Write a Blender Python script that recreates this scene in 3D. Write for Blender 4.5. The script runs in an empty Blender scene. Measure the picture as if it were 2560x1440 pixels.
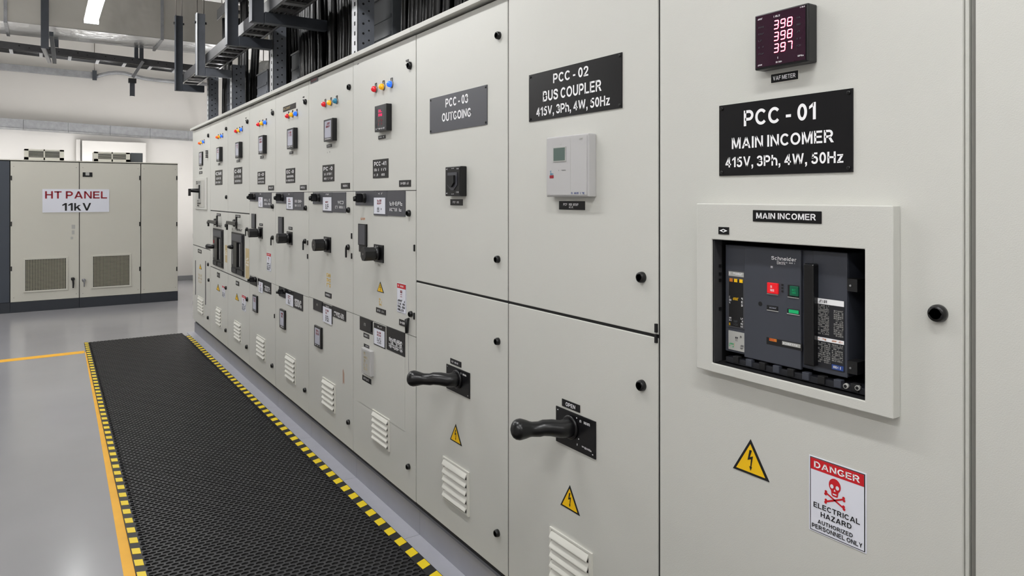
import bpy, math, random
random.seed(7)
# ------------------------------------------------------------------ camera, world, exposure
F, U0, VH, H = 1757.5, 1280.0, 490.0, 1.52          # focal length in px of a 2560 px wide frame, eye height
A = math.atan(1170.0 / F); ca, sa = math.cos(A), math.sin(A)
scn = bpy.context.scene
camd = bpy.data.cameras.new('camera'); cam = bpy.data.objects.new('camera', camd)
scn.collection.objects.link(cam); scn.camera = cam
cam.location = (0, 0, H); cam.rotation_euler = (math.pi/2, 0, -A)
camd.sensor_width = 36; camd.lens = F/2560*36; camd.shift_y = -(720-VH)/2560; camd.clip_start = 0.05
world = bpy.data.worlds.new('world'); scn.world = world; world.use_nodes = True
world.node_tree.nodes['Background'].inputs[0].default_value = (0.9, 0.95, 1, 1)
world.node_tree.nodes['Background'].inputs[1].default_value = 0.3
scn.view_settings.view_transform = 'Standard'; scn.view_settings.look = 'None'
scn.view_settings.gamma = 1; scn.view_settings.use_curve_mapping = False
scn.view_settings.exposure = -0.16
scn.cycles.max_bounces = 8; scn.cycles.diffuse_bounces = 5
LAMP = 60.                                          # emission strength of every ceiling batten

# ------------------------------------------------------------------ materials
def lin(c): c /= 255.0; return c/12.92 if c <= .04045 else ((c+.055)/1.055)**2.4
MATS = {}
def mat(name, rgb, rough=.5, metal=0., emit=0., bump=0., bscale=200., var=0., vscale=3., spec=.5, coat=0., ecol=None, detail=2.):
    m = bpy.data.materials.new(name); m.use_nodes = True; nt = m.node_tree; b = nt.nodes['Principled BSDF']
    col = (lin(rgb[0]), lin(rgb[1]), lin(rgb[2]), 1)
    b.inputs['Base Color'].default_value = col; b.inputs['Roughness'].default_value = rough
    b.inputs['Metallic'].default_value = metal; b.inputs['Specular IOR Level'].default_value = spec
    if coat: b.inputs['Coat Weight'].default_value = coat; b.inputs['Coat Roughness'].default_value = .12
    if emit:
        e = ecol or rgb
        b.inputs['Emission Color'].default_value = (lin(e[0]), lin(e[1]), lin(e[2]), 1); b.inputs['Emission Strength'].default_value = emit
    tc = nt.nodes.new('ShaderNodeTexCoord')
    if var:
        n = nt.nodes.new('ShaderNodeTexNoise'); n.inputs['Scale'].default_value = vscale; n.inputs['Detail'].default_value = 5
        nt.links.new(tc.outputs['Object'], n.inputs['Vector'])
        r = nt.nodes.new('ShaderNodeMapRange'); r.inputs[1].default_value = .3; r.inputs[2].default_value = .7
        r.inputs[3].default_value = 1-var; r.inputs[4].default_value = 1+var*.5
        nt.links.new(n.outputs['Fac'], r.inputs[0])
        x = nt.nodes.new('ShaderNodeVectorMath'); x.operation = 'SCALE'; x.inputs[0].default_value = col[:3]
        nt.links.new(r.outputs[0], x.inputs['Scale']); nt.links.new(x.outputs[0], b.inputs['Base Color'])
    if bump:
        n = nt.nodes.new('ShaderNodeTexNoise'); n.inputs['Scale'].default_value = bscale; n.inputs['Detail'].default_value = detail
        nt.links.new(tc.outputs['Object'], n.inputs['Vector'])
        bp = nt.nodes.new('ShaderNodeBump'); bp.inputs['Strength'].default_value = bump; bp.inputs['Distance'].default_value = .002 if bscale > 60 else .02
        nt.links.new(n.outputs['Fac'], bp.inputs['Height']); nt.links.new(bp.outputs[0], b.inputs['Normal'])
    MATS[name] = m; return m
mat('cabinet', (205, 205, 199), .42, bump=.16, bscale=420, var=.035, vscale=1.3)
mat('cabinet_body', (190, 189, 182), .5, bump=.1, bscale=420)
mat('ht_cabinet', (206, 204, 193), .45, bump=.1, bscale=300, var=.03, vscale=1.0)
mat('louvre', (218, 217, 209), .4)
mat('gasket', (18, 18, 19), .7)
mat('plinth', (150, 151, 158), .42, metal=.25, var=.05, vscale=6)
mat('flange', (176, 177, 186), .42, metal=.2, var=.06, vscale=9)
mat('navy', (62, 68, 78), .45, bump=.05)
mat('black_base', (46, 50, 57), .5)
mat('black', (19, 19, 21), .38)
mat('black_plate', (20, 20, 22), .3, bump=.05, bscale=150, spec=.3)
mat('grey_plate', (70, 71, 77), .4, bump=.05, bscale=150)
mat('rubber', (37, 37, 40), .45, bump=.1, bscale=300)
mat('rubber_pit_shade', (13, 13, 14), .6)  # darker copy of the rubber, shade of the sunken cells put into colour
mat('plastic_black', (14, 14, 16), .28, bump=.05, bscale=500)
mat('white_print', (248, 248, 250), .55)
mat('black_print', (18, 18, 22), .55)
mat('red_print', (200, 22, 34), .5)
mat('dark_red_print', (150, 22, 40), .5)
mat('yellow_print', (246, 196, 10), .45)
mat('orange_print', (205, 120, 40), .5)
mat('blue_print', (40, 70, 140), .5)
mat('tan_print', (190, 172, 130), .6)
mat('white_plate', (226, 228, 238), .45)
mat('breaker', (62, 65, 74), .42, bump=.04, bscale=500)
mat('breaker_dark', (34, 35, 40), .4)
mat('breaker_light', (176, 176, 172), .5)
mat('void', (14, 14, 16), .6)
mat('controller', (186, 185, 185), .45)
mat('lcd', (84, 102, 96), .2)
mat('lcd_light', (182, 184, 198), .2)
mat('lcd_dark', (58, 54, 72), .2)
mat('red_button', (225, 25, 35), .35, emit=.25)
mat('green_button', (12, 92, 66), .35)
mat('green_flag', (22, 170, 105), .35, emit=.15)
mat('led_red', (255, 20, 80), .3, emit=1.6, ecol=(255, 0, 80))
mat('led_core', (255, 220, 235), .3, emit=3.0, ecol=(255, 190, 220))
mat('meter_window', (44, 14, 34), .16)
mat('lamp_red', (205, 18, 32), .18, emit=.45, coat=.6)
mat('lamp_yellow', (235, 170, 12), .18, emit=.5, coat=.6)
mat('lamp_blue', (35, 105, 235), .18, emit=.9, coat=.6)
mat('lamp_teal', (40, 120, 150), .18, emit=.4, coat=.6)
mat('lamp_orange', (235, 90, 30), .18, emit=.5, coat=.6)
mat('galv', (150, 151, 154), .4, metal=.4, bump=.15, bscale=60, var=.18, vscale=14)
mat('galv_light', (195, 197, 200), .4, metal=.3, var=.15, vscale=14)
mat('strut_dark', (58, 62, 69), .45, metal=.1, var=.12, vscale=20)
mat('strut_mid', (112, 116, 124), .45, metal=.15, var=.15, vscale=20)
mat('tray_dark', (70, 70, 72), .45, metal=.2, var=.15, vscale=20)
mat('tray_bright', (170, 170, 170), .3, metal=.85, var=.2, vscale=12)
mat('cable', (6, 6, 7), .3, spec=.3)
mat('led_pink', (235, 40, 110), .3, emit=.7)
mat('seam_grey', (128, 127, 122), .5)
mat('hole', (6, 6, 7), .8)
mat('wall', (202, 199, 195), .6, var=.015, vscale=1.2)
mat('ceiling', (205, 205, 203), .7)
mat('skirting', (120, 121, 124), .5)
mat('line_yellow', (240, 178, 40), .5, var=.08, vscale=6)
mat('tape_yellow', (238, 208, 26), .45, var=.06, vscale=8)
mat('tape_black', (26, 26, 27), .5)
mat('diffuser', (255, 255, 255), .5, emit=LAMP, ecol=(253, 253, 253))
mat('lamp_body', (220, 220, 220), .5)
mat('wire_mesh', (172, 168, 150), .5)
mat('foil', (190, 190, 188), .28, metal=.9, bump=.9, bscale=16, detail=4)
mat('steel', (150, 145, 140), .35, metal=.8)
mat('rust', (176, 148, 132), .8)
mat('box_grey', (78, 82, 86), .5, var=.1, vscale=9)

def duct_mat():                                      # galvanised sheet: wavy, lightly buckled
    mat('duct_foil', (225, 225, 225), .3, metal=.85, bump=.7, bscale=9, detail=3); m = mat('duct', (190, 187, 180), .30, metal=.65); nt = m.node_tree; b = nt.nodes['Principled BSDF']
    tc = nt.nodes.new('ShaderNodeTexCoord'); n = nt.nodes.new('ShaderNodeTexNoise'); n.inputs['Scale'].default_value = 2.2; n.inputs['Detail'].default_value = 3
    nt.links.new(tc.outputs['Object'], n.inputs['Vector'])
    bp = nt.nodes.new('ShaderNodeBump'); bp.inputs['Strength'].default_value = .55; bp.inputs['Distance'].default_value = .05
    nt.links.new(n.outputs['Fac'], bp.inputs['Height']); nt.links.new(bp.outputs[0], b.inputs['Normal'])
duct_mat()
def floor_mat():                                     # poured grey epoxy, glossy, faintly clouded
    m = mat('floor_epoxy', (162, 161, 163), .2, spec=.8); nt = m.node_tree; b = nt.nodes['Principled BSDF']
    tc = nt.nodes.new('ShaderNodeTexCoord'); n = nt.nodes.new('ShaderNodeTexNoise'); n.inputs['Scale'].default_value = 1.2; n.inputs['Detail'].default_value = 3
    nt.links.new(tc.outputs['Object'], n.inputs['Vector'])
    r = nt.nodes.new('ShaderNodeValToRGB'); r.color_ramp.elements[0].position = .3; r.color_ramp.elements[1].position = .7
    r.color_ramp.elements[0].color = (lin(151), lin(150), lin(153), 1); r.color_ramp.elements[1].color = (lin(157), lin(156), lin(159), 1)
    nt.links.new(n.outputs['Fac'], r.inputs[0]); nt.links.new(r.outputs[0], b.inputs['Base Color'])
    q = nt.nodes.new('ShaderNodeMapRange'); q.inputs[3].default_value = .17; q.inputs[4].default_value = .19
    nt.links.new(n.outputs['Fac'], q.inputs[0]); nt.links.new(q.outputs[0], b.inputs['Roughness'])
floor_mat()

# ------------------------------------------------------------------ geometry helpers
_font = {}
def _arc(cx, cy, rx, ry, a0, a1, n=12): return [(cx+rx*math.cos(math.radians(a0+(a1-a0)*k/n)), cy+ry*math.sin(math.radians(a0+(a1-a0)*k/n))) for k in range(n+1)]
def _smooth(P, n=4):
    Q = [P[0]] + P + [P[-1]]; out = []
    for i in range(1, len(Q)-2):
        for k in range(n):
            t = k/n; c = [.5*(2*Q[i][j] + (Q[i+1][j]-Q[i-1][j])*t + (2*Q[i-1][j]-5*Q[i][j]+4*Q[i+1][j]-Q[i+2][j])*t*t + (3*Q[i][j]-Q[i-1][j]-3*Q[i+1][j]+Q[i+2][j])*t**3) for j in (0, 1)]
            out.append(tuple(c))
    return out + [P[-1]]
def R_(x0, y0, x1, y1): return [(x0, y0), (x1, y0), (x1, y1), (x0, y1)]
ST = .185
# sans-serif signwriter's alphabet: 'p' filled polygons, 'b' bands of stroke width ST along a centre line
GL = {
 'A': (.92, 'p', [(0,0),(.2,0),(.55,1),(.37,1)], 'p', [(.92,0),(.72,0),(.37,1),(.55,1)], 'p', R_(.2,.21,.72,.37)),
 'B': (.78, 'p', R_(0,0,.19,1), 'b', [(.1,.915),(.40,.915)]+_arc(.41,.725,.2,.19,85,-85)+[(.40,.535),(.1,.535)], 'b', [(.1,.52),(.44,.52)]+_arc(.45,.3,.23,.215,85,-85)+[(.44,.085),(.1,.085)]),
 'C': (.84, 'b', _arc(.45,.5,.355,.41,40,320,22)),
 'D': (.82, 'p', R_(0,0,.19,1), 'b', [(.1,.91),(.34,.91)]+_arc(.35,.5,.375,.41,85,-85,16)+[(.34,.09),(.1,.09)]),
 'E': (.72, 'p', R_(0,0,.19,1), 'p', R_(.1,.83,.7,1), 'p', R_(.1,.43,.66,.59), 'p', R_(.1,0,.72,.17)),
 'G': (.88, 'b', _arc(.45,.5,.355,.41,40,322,22), 'p', R_(.48,.38,.86,.53), 'p', R_(.69,.14,.86,.53)),
 'H': (.80, 'p', R_(0,0,.19,1), 'p', R_(.61,0,.80,1), 'p', R_(.1,.43,.7,.6)),
 'I': (.19, 'p', R_(0,0,.19,1)), 'L': (.68, 'p', R_(0,0,.19,1), 'p', R_(.1,0,.68,.17)),
 'M': (.96, 'p', R_(0,0,.18,1), 'p', R_(.78,0,.96,1), 'p', [(.04,1),(.25,1),(.56,0),(.42,0)], 'p', [(.92,1),(.71,1),(.40,0),(.54,0)]),
 'N': (.82, 'p', R_(0,0,.18,1), 'p', R_(.64,0,.82,1), 'p', [(.0,1),(.19,1),(.82,0),(.63,0)]),
 'O': (.92, 'b', _arc(.46,.5,.365,.41,0,360,28)),
 'P': (.75, 'p', R_(0,0,.19,1), 'b', [(.1,.91),(.40,.91)]+_arc(.41,.67,.245,.24,85,-85)+[(.40,.43),(.1,.43)]),
 'R': (.84, 'p', R_(0,0,.19,1), 'b', [(.1,.91),(.42,.91)]+_arc(.43,.69,.245,.22,85,-85)+[(.42,.47),(.1,.47)], 'p', [(.34,.45),(.56,.47),(.84,0),(.61,0)]),
 'S': (.78, 'b', _smooth([(.68,.70),(.60,.86),(.40,.915),(.19,.87),(.11,.74),(.17,.61),(.38,.54),(.60,.45),(.685,.29),(.59,.13),(.38,.085),(.17,.13),(.085,.31)])),
 'T': (.76, 'p', R_(0,.83,.76,1), 'p', R_(.285,0,.475,1)), 'U': (.80, 'b', [(.095,1),(.095,.6)]+_arc(.40,.38,.305,.295,180,360,16)+[(.705,.6),(.705,1)]),
 'V': (.86, 'p', [(0,1),(.2,1),(.52,0),(.34,0)], 'p', [(.86,1),(.66,1),(.34,0),(.52,0)]),
 'W': (1.22, 'p', [(0,1),(.19,1),(.39,0),(.22,0)], 'p', [(.52,1),(.68,1),(.39,0),(.22,0)], 'p', [(.54,1),(.70,1),(1.0,0),(.83,0)], 'p', [(1.22,1),(1.03,1),(.83,0),(1.0,0)]),
 'F': (.66, 'p', R_(0,0,.19,1), 'p', R_(.1,.83,.66,1), 'p', R_(.1,.42,.6,.58)),
 'Y': (.82, 'p', [(0,1),(.22,1),(.51,.42),(.31,.42)], 'p', [(.82,1),(.60,1),(.31,.42),(.51,.42)], 'p', R_(.315,0,.505,.44)),
 'Z': (.74, 'p', R_(.02,.83,.72,1), 'p', R_(0,0,.74,.17), 'p', [(0,.12),(.24,.12),(.73,.88),(.49,.88)]),
 '0': (.66, 'b', _arc(.33,.5,.235,.41,0,360,26)), '1': (.44, 'p', R_(.25,0,.44,1), 'p', [(.25,.98),(.32,1),(.3,.78),(0,.62),(0,.78)]),
 '2': (.68, 'b', _smooth([(.09,.68),(.16,.86),(.35,.915),(.54,.85),(.585,.69),(.5,.51),(.3,.31),(.14,.1)]), 'p', R_(.01,0,.68,.17)),
 '3': (.68, 'b', _smooth([(.09,.74),(.18,.88),(.34,.915),(.5,.86),(.55,.72),(.48,.59),(.26,.54)]), 'b', _smooth([(.26,.535),(.5,.48),(.59,.3),(.52,.14),(.34,.085),(.16,.13),(.085,.27)])),
 '4': (.72, 'p', R_(.40,0,.58,1), 'p', R_(0,.21,.72,.37), 'p', [(.40,1),(.50,1),(.50,.80),(.2,.34),(.0,.34)]),
 '5': (.68, 'p', R_(.12,.84,.62,1), 'p', [(.12,1),(.29,1),(.25,.5),(.06,.46)], 'b', _smooth([(.12,.50),(.22,.585),(.36,.61),(.53,.52),(.59,.34),(.51,.15),(.34,.085),(.16,.13),(.085,.27)])),
 '8': (.68, 'b', _arc(.34,.715,.2,.2,0,360,18), 'b', _arc(.34,.295,.245,.215,0,360,20)),
 '-': (.36, 'p', R_(0,.28,.36,.45)), ',': (.2, 'p', R_(0,0,.2,.19), 'p', [(.08,0),(.2,0),(.2,-.08),(.08,-.22),(0,-.2)]), '.': (.18, 'p', R_(0,0,.18,.18)),
 'h': (.66, 'p', R_(0,0,.18,1), 'b', _smooth([(.09,.42),(.16,.60),(.33,.66),(.5,.60),(.57,.42),(.57,.2),(.57,0)])), 'n': (.66, 'p', R_(0,0,.18,.74), 'b', _smooth([(.09,.42),(.16,.60),(.33,.66),(.5,.60),(.57,.42),(.57,.2),(.57,0)])),
 'z': (.6, 'p', R_(.02,.6,.58,.74), 'p', R_(0,0,.6,.15), 'p', [(0,.1),(.23,.1),(.59,.64),(.36,.64)]), 'k': (.68, 'p', R_(0,0,.18,1), 'p', [(.1,.18),(.1,.38),(.42,.74),(.66,.74)], 'p', [(.24,.38),(.4,.50),(.70,0),(.47,0)]),
 'c': (.62, 'b', _arc(.34,.37,.25,.285,45,315,18)), 'e': (.66, 'b', _arc(.33,.37,.245,.285,0,318,20), 'p', R_(.12,.31,.66,.43)), 'i': (.18, 'p', R_(0,0,.18,.74), 'p', R_(0,.84,.18,1)), 'l': (.18, 'p', R_(0,0,.18,1)),
 'd': (.68, 'p', R_(.5,0,.68,1), 'b', _arc(.33,.37,.245,.285,0,360,20)), 'r': (.44, 'p', R_(0,0,.18,.74), 'b', _smooth([(.09,.36),(.15,.56),(.28,.65),(.44,.64)])), 't': (.4, 'p', R_(.1,.0,.28,.95), 'p', R_(0,.6,.4,.74), 'p', R_(.1,0,.4,.14)),
}
def _band(P):
    n = len(P); closed = abs(P[0][0]-P[-1][0]) < 1e-6 and abs(P[0][1]-P[-1][1]) < 1e-6; L = []; Rr = []
    for i in range(n):
        a = P[i-1] if i else (P[-2] if closed else P[0]); b = P[i+1] if i < n-1 else (P[1] if closed else P[-1]); p = P[i]
        d1 = (p[0]-a[0], p[1]-a[1]); d2 = (b[0]-p[0], b[1]-p[1]); l1 = math.hypot(*d1) or 1; l2 = math.hypot(*d2) or 1
        if math.hypot(*d1) == 0: d1, l1 = d2, l2
        if math.hypot(*d2) == 0: d2, l2 = d1, l1
        t = (d1[0]/l1+d2[0]/l2, d1[1]/l1+d2[1]/l2); l = math.hypot(*t) or 1; c = max(.6, l/2); nx, ny = -t[1]/l, t[0]/l; w = ST/2/c
        L.append((p[0]+nx*w, p[1]+ny*w)); Rr.append((p[0]-nx*w, p[1]-ny*w))
    return [[L[i], L[i+1], Rr[i+1], Rr[i]] for i in range(n-1)]
def glyphs(s, bold=0):
    """Flat mesh of a string: x scaled to 0..1, y in cap heights."""
    if s not in _font:
        x = 0; polys = []
        for ch in s:
            if ch == ' ': x += .30; continue
            g = GL[ch]
            for k in range(1, len(g), 2):
                for q in ([g[k+1]] if g[k] == 'p' else _band(g[k+1])): polys.append([(a+x, b) for a, b in q])
            x += g[0] + .13
        W = x-.13; vs = []; fs = []
        for q in polys: fs.append(tuple(range(len(vs), len(vs)+len(q)))); vs += [(a/W, b) for a, b in q]
        _font[s] = (vs, fs)
    return _font[s]
CAP = 1.0

class MB:
    def __init__(s, m='cabinet'): s.v = []; s.f = []; s.mk = []; s.cur = m; s.smooth = []
    def add(s, vs, fs, m=None, smooth=False):
        n = len(s.v); s.v += vs
        for f in fs: s.f.append(tuple(i+n for i in f)); s.mk.append(m or s.cur); s.smooth.append(smooth)
        return s
    def box(s, x0, x1, y0, y1, z0, z1, m=None):
        x0, x1 = min(x0, x1), max(x0, x1); y0, y1 = min(y0, y1), max(y0, y1); z0, z1 = min(z0, z1), max(z0, z1)
        return s.add([(x0,y0,z0),(x1,y0,z0),(x1,y1,z0),(x0,y1,z0),(x0,y0,z1),(x1,y0,z1),(x1,y1,z1),(x0,y1,z1)],
                     [(0,3,2,1),(4,5,6,7),(0,1,5,4),(1,2,6,5),(2,3,7,6),(3,0,4,7)], m)
    def bar(s, p, q, w, h, m=None, up=(0,0,1)):
        from mathutils import Vector
        p, q = Vector(p), Vector(q); d = (q-p).normalized(); u = Vector(up)
        if abs(d.dot(u)) > .98: u = Vector((1,0,0))
        a = d.cross(u).normalized(); b = a.cross(d).normalized()
        vs = [tuple(e + a*(i*w/2) + b*(j*h/2)) for e in (p, q) for i, j in ((-1,-1),(1,-1),(1,1),(-1,1))]
        return s.add(vs, [(3,2,1,0),(4,5,6,7),(0,1,5,4),(1,2,6,5),(2,3,7,6),(3,0,4,7)], m)
    def tube(s, pts, rad, n=12, m=None, cap=True):
        from mathutils import Vector
        P = [Vector(p) for p in pts]; R = rad if isinstance(rad, (list, tuple)) else [rad]*len(P)
        vs = []; fs = []; prev = None
        for i, p in enumerate(P):
            d = (P[min(i+1, len(P)-1)] - P[max(i-1, 0)]).normalized()
            if prev is None:
                u = Vector((0,0,1)) if abs(d.z) < .9 else Vector((0,1,0)); a = d.cross(u).normalized()
            else: a = (prev - d*prev.dot(d)).normalized()
            prev = a; b = d.cross(a)
            for k in range(n):
                t = 2*math.pi*k/n; vs.append(tuple(p + (a*math.cos(t) + b*math.sin(t))*R[i]))
        for i in range(len(P)-1):
            for k in range(n):
                k2 = (k+1) % n; fs.append((i*n+k, i*n+k2, (i+1)*n+k2, (i+1)*n+k))
        s.add(vs, fs, m, True)
        if cap:
            N = len(s.v)-len(vs)
            s.f.append(tuple(N+k for k in range(n))[::-1]); s.mk.append(m or s.cur); s.smooth.append(False)
            s.f.append(tuple(N+(len(P)-1)*n+k for k in range(n))); s.mk.append(m or s.cur); s.smooth.append(False)
        return s
    def prism(s, poly, fn, m=None):
        """poly: 2-D points; fn(a, b, t) -> 3-D point, t = 0 back, 1 front."""
        n = len(poly); vs = [fn(a, b, 0) for a, b in poly] + [fn(a, b, 1) for a, b in poly]
        fs = [tuple(range(n))[::-1], tuple(range(n, 2*n))] + [(i, (i+1) % n, n+(i+1) % n, n+i) for i in range(n)]
        return s.add(vs, fs, m)
    def flat(s, poly, fn, m=None): return s.add([fn(a, b) for a, b in poly], [tuple(range(len(poly)))], m)
    def text(s, st, fn, m='white_print', bold=.02):
        vs, fs = glyphs(st, bold); return s.add([fn(x, y/CAP) for x, y in vs], fs, m)

def new(name, mb, parent=None, bev=0, loc=None, label=None):
    me = bpy.data.meshes.new(name); root = parent
    while root is not None and root.parent is not None: root = root.parent
    off = tuple(root.location) if root is not None else (loc or (0, 0, 0))
    me.from_pydata([(x-off[0], y-off[1], z-off[2]) for x, y, z in mb.v], [], mb.f)
    ks = []
    for k in mb.mk:
        if k not in ks: ks.append(k)
    for k in ks: me.materials.append(MATS[k])
    me.polygons.foreach_set('material_index', [ks.index(k) for k in mb.mk])
    me.polygons.foreach_set('use_smooth', mb.smooth); me.update()
    o = bpy.data.objects.new(name, me); scn.collection.objects.link(o)
    if parent is not None: o.parent = parent
    else: o.location = off
    if bev:
        b = o.modifiers.new('bevel', 'BEVEL'); b.width = bev; b.segments = 2; b.limit_method = 'ANGLE'
    if label: o['label'] = label
    return o
def thing(name, loc, label, cat, group=None):
    o = bpy.data.objects.new(name, None); o.empty_display_size = .1; scn.collection.objects.link(o)
    o.location = loc; tag(o, label, cat, group); return o
def tag(o, label, cat, group=None):
    o['label'] = label; o['category'] = cat
    if group: o['group'] = group
    return o
def struct(name, mb, parent=None, bev=0):
    o = new(name, mb, parent, bev)
    if parent is None: o['kind'] = 'structure'
    return o

XP = 1.38                                            # front plane of the switchgear doors
def row(u, v, X=XP):                                 # sight line through (u, v) met with the plane x = X
    dep = F*X/(ca*(u-110)); return (dep-X*sa)/ca, H+(VH-v)*dep/F
def rr(u0, u1, v0, v1, d=0.0):                       # rectangle on that plane, d in front of the doors: y left, y right, z low, z high
    y0, zt = row(u0, v0, XP-d); _, zb = row(u0, v1, XP-d); y1, _ = row(u1, v0, XP-d); return y0, y1, zb, zt
def planeY(u, v, Y):
    L = (u-U0)/F; dep = Y/(ca-L*sa); return dep*(L*ca+sa), H+(VH-v)*dep/F
def floorp(u, v):
    dep = F*H/(v-VH); L = (u-U0)/F; return dep*(L*ca+sa), dep*(ca-L*sa)
def fbox(mb, r, d0, d1, m=None): return mb.box(XP-d1, XP-d0, r[1], r[0], r[2], r[3], m)
def rmap(r, d): return lambda a, b: (XP-d, r[0]+(r[1]-r[0])*a, r[2]+(r[3]-r[2])*b)
def sub(r, a0, a1, b0, b1):                          # fraction of a rectangle, b measured from the top
    y = lambda a: r[0]+(r[1]-r[0])*a
    z = lambda b: r[3]+(r[2]-r[3])*b
    return (y(a0), y(a1), z(b1), z(b0))
def scribble(mb, r, d, rows=1, m='white_print', seed=1, n=None):
    """Small unreadable print: a line of letter-like strokes in each row."""
    rnd = random.Random(seed); hh = (r[3]-r[2])/rows
    for i in range(rows):
        z1 = r[3]-hh*(i+.12); z0 = r[3]-hh*(i+.82); w = abs(r[0]-r[1]); k = n or max(3, int(w/(hh*.62))); cw = (r[1]-r[0])/k
        for j in range(k):
            if rnd.random() < .12: continue
            ya = r[0]+cw*(j+.08); yb = r[0]+cw*(j+.86); t = cw*.26; tz = (z1-z0)*.2
            f = rmap((ya, yb, z0, z1), d)
            if rnd.random() < .8: mb.flat([(0,0),(.3,0),(.3,1),(0,1)], f, m)
            if rnd.random() < .6: mb.flat([(.7,0),(1,0),(1,1),(.7,1)], f, m)
            for q in (0, .4, .8):
                if rnd.random() < .5: mb.flat([(0,q),(1,q),(1,q+.2),(0,q+.2)], f, m)

# ------------------------------------------------------------------ the room
XL, XR, YB, YF, ZC = -2.7, 3.1, 13.84, -3.2, 4.35
struct('floor', MB('floor_epoxy').box(XL, XR, YF, YB, -.1, 0))
struct('ceiling', MB('ceiling').box(XL-.2, XR+.2, YF-.2, YB+.2, ZC, ZC+.12))
struct('wall_back', MB('wall').box(XL, XR, YB, YB+.2, 0, ZC))
struct('wall_front', MB('wall').box(XL, XR, YF-.2, YF, 0, ZC))
struct('wall_left', MB('wall').box(XL-.2, XL, YF-.2, YB+.2, 0, ZC))
struct('wall_right', MB('wall').box(XR, XR+.2, YF-.2, YB+.2, 0, ZC))
struct('baseboard_back', MB('skirting').box(XL, XR, YB-.02, YB, 0, .085), bev=.003)
# raised wall casing behind the far cabinets
xa, za = planeY(205, 351, YB-.12); xb, _ = planeY(365, 353, YB-.12)
mb = MB('wall').box(xa, xb, YB-.12, YB, 0, za)
struct('trim_1', mb, bev=.004)
x0, z0 = planeY(190, 350, YB-.05)
struct('trim_2', MB('wall').box(x0, xa-.02, YB-.06, YB, 0, za+.02), bev=.004)

# painted lines on the floor
def quad_floor(name, pts, z, m, label):
    mb = MB(m); n = len(pts)
    mb.prism(pts, lambda a, b, t: (a, b, z*t)); return tag(new(name, mb), label, 'floor marking')
pl = [floorp(309, 1440), floorp(246, 1067), floorp(212, 880), floorp(221, 880), floorp(264, 1067), floorp(347, 1440)]
d = ((pl[0][0]-pl[1][0])/(pl[0][1]-pl[1][1]), (pl[5][0]-pl[4][0])/(pl[5][1]-pl[4][1]))
pl = [(pl[0][0]+d[0]*(-.4-pl[0][1]), -.4)] + pl + [(pl[5][0]+d[1]*(-.4-pl[5][1]), -.4)]
quad_floor('floor_line', pl, .0015, 'line_yellow', 'yellow painted floor line running beside the left edge of the black mat')
c0, c1 = floorp(211, 877), floorp(211, 883); e0, e1 = floorp(0, 900), floorp(0, 907)
k = (e0[1]-c0[1])/(e0[0]-c0[0])
quad_floor('floor_line', [c1, c0, (-2.6, c0[1]+k*(-2.6-c0[0])), (-2.6, c1[1]+k*(-2.6-c1[0]))], .0012, 'line_yellow', 'thin yellow painted floor line crossing the grey floor left of the mat corner')

# ------------------------------------------------------------------ the rubber mat
MT = .012
def xl(y): return mlx[0] + (mlx[1]-mlx[0])*(y-1)/(8.5-1)
pN = floorp(368, 1440); pF = floorp(222, 862)
sl = (pF[0]-pN[0])/(pF[1]-pN[1]); mlx = (pN[0]+sl*(1-pN[1]), pN[0]+sl*(8.5-pN[1]))
XRM = 1.318; YM0, YM1 = -.4, 8.47; TW = .048
mat_root = thing('rubber_mat', (.85, 3, 0), 'long black ribbed rubber mat with black and yellow edge tape along the switchgear', 'mat')
mb = MB('rubber'); mb.prism([(xl(YM0)-.038, YM0), (XRM, YM0), (XRM, YM1-.2), (xl(YM1)-.038, YM1)], lambda a, b, t: (a, b, MT*.55*t))
new('base', mb, mat_root)
# raised hexagonal ribs with sunken cells
mb = MB('rubber'); CH = .034; nrow = int((YM1-YM0)/(CH*.75)); vs = []; fs = []; fp = []
zt, zb = MT, MT*.57; NC = 27
for j in range(nrow):
    yc = YM0 + CH*.5 + j*CH*.75; xa_, xb_ = xl(yc)+.001, XRM-TW-.001; CW = (xb_-xa_)/NC
    for i_ in range(NC - (j % 2)):
        x = xa_ + CW*(i_+.5+(.5 if j % 2 else 0)); n = len(vs)
        hexp = [(0,.5),(.5,.25),(.5,-.25),(0,-.5),(-.5,-.25),(-.5,.25)]
        kx = .80+.05*math.sin(i_*1.3+j*.7); ky = .62
        for a, b in hexp: vs.append((x+a*CW, yc+b*CH, zt))
        for a, b in hexp: vs.append((x+a*CW*kx, yc+b*CH*ky, zt))
        for a, b in hexp: vs.append((x+a*CW*kx*.92, yc+b*CH*ky*.92, zb))
        for i in range(6):
            k = (i+1) % 6
            fs.append((n+i, n+6+i, n+6+k, n+k)); fp.append((n+6+i, n+12+i, n+12+k, n+6+k))
        fp.append((n+17, n+16, n+15, n+14, n+13, n+12))
n0 = len(fs)
mb.add(vs, fs); mb.f += fp; mb.mk += ['rubber_pit_shade']*len(fp); mb.smooth += [False]*len(fp); mb_ = None
o = new('rib_pattern', mb, mat_root); o['kind'] = 'stuff'
new('edge_tape', MB('tape_black').prism([(XRM-TW, YM0), (XRM, YM0), (XRM, YM1-.2), (XRM-TW, YM1-.2)], lambda a, b, t: (a, b, MT*.55+.006*t)), mat_root, label='black tape strip along the cabinet side')
new('edge_tape', MB('tape_black').prism([(xl(YM0)-.038, YM0), (xl(YM0)-.001, YM0), (xl(YM1)-.001, YM1), (xl(YM1)-.038, YM1)], lambda a, b, t: (a, b, MT*.55+.006*t)), mat_root, label='black tape strip along the open floor side')
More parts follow.
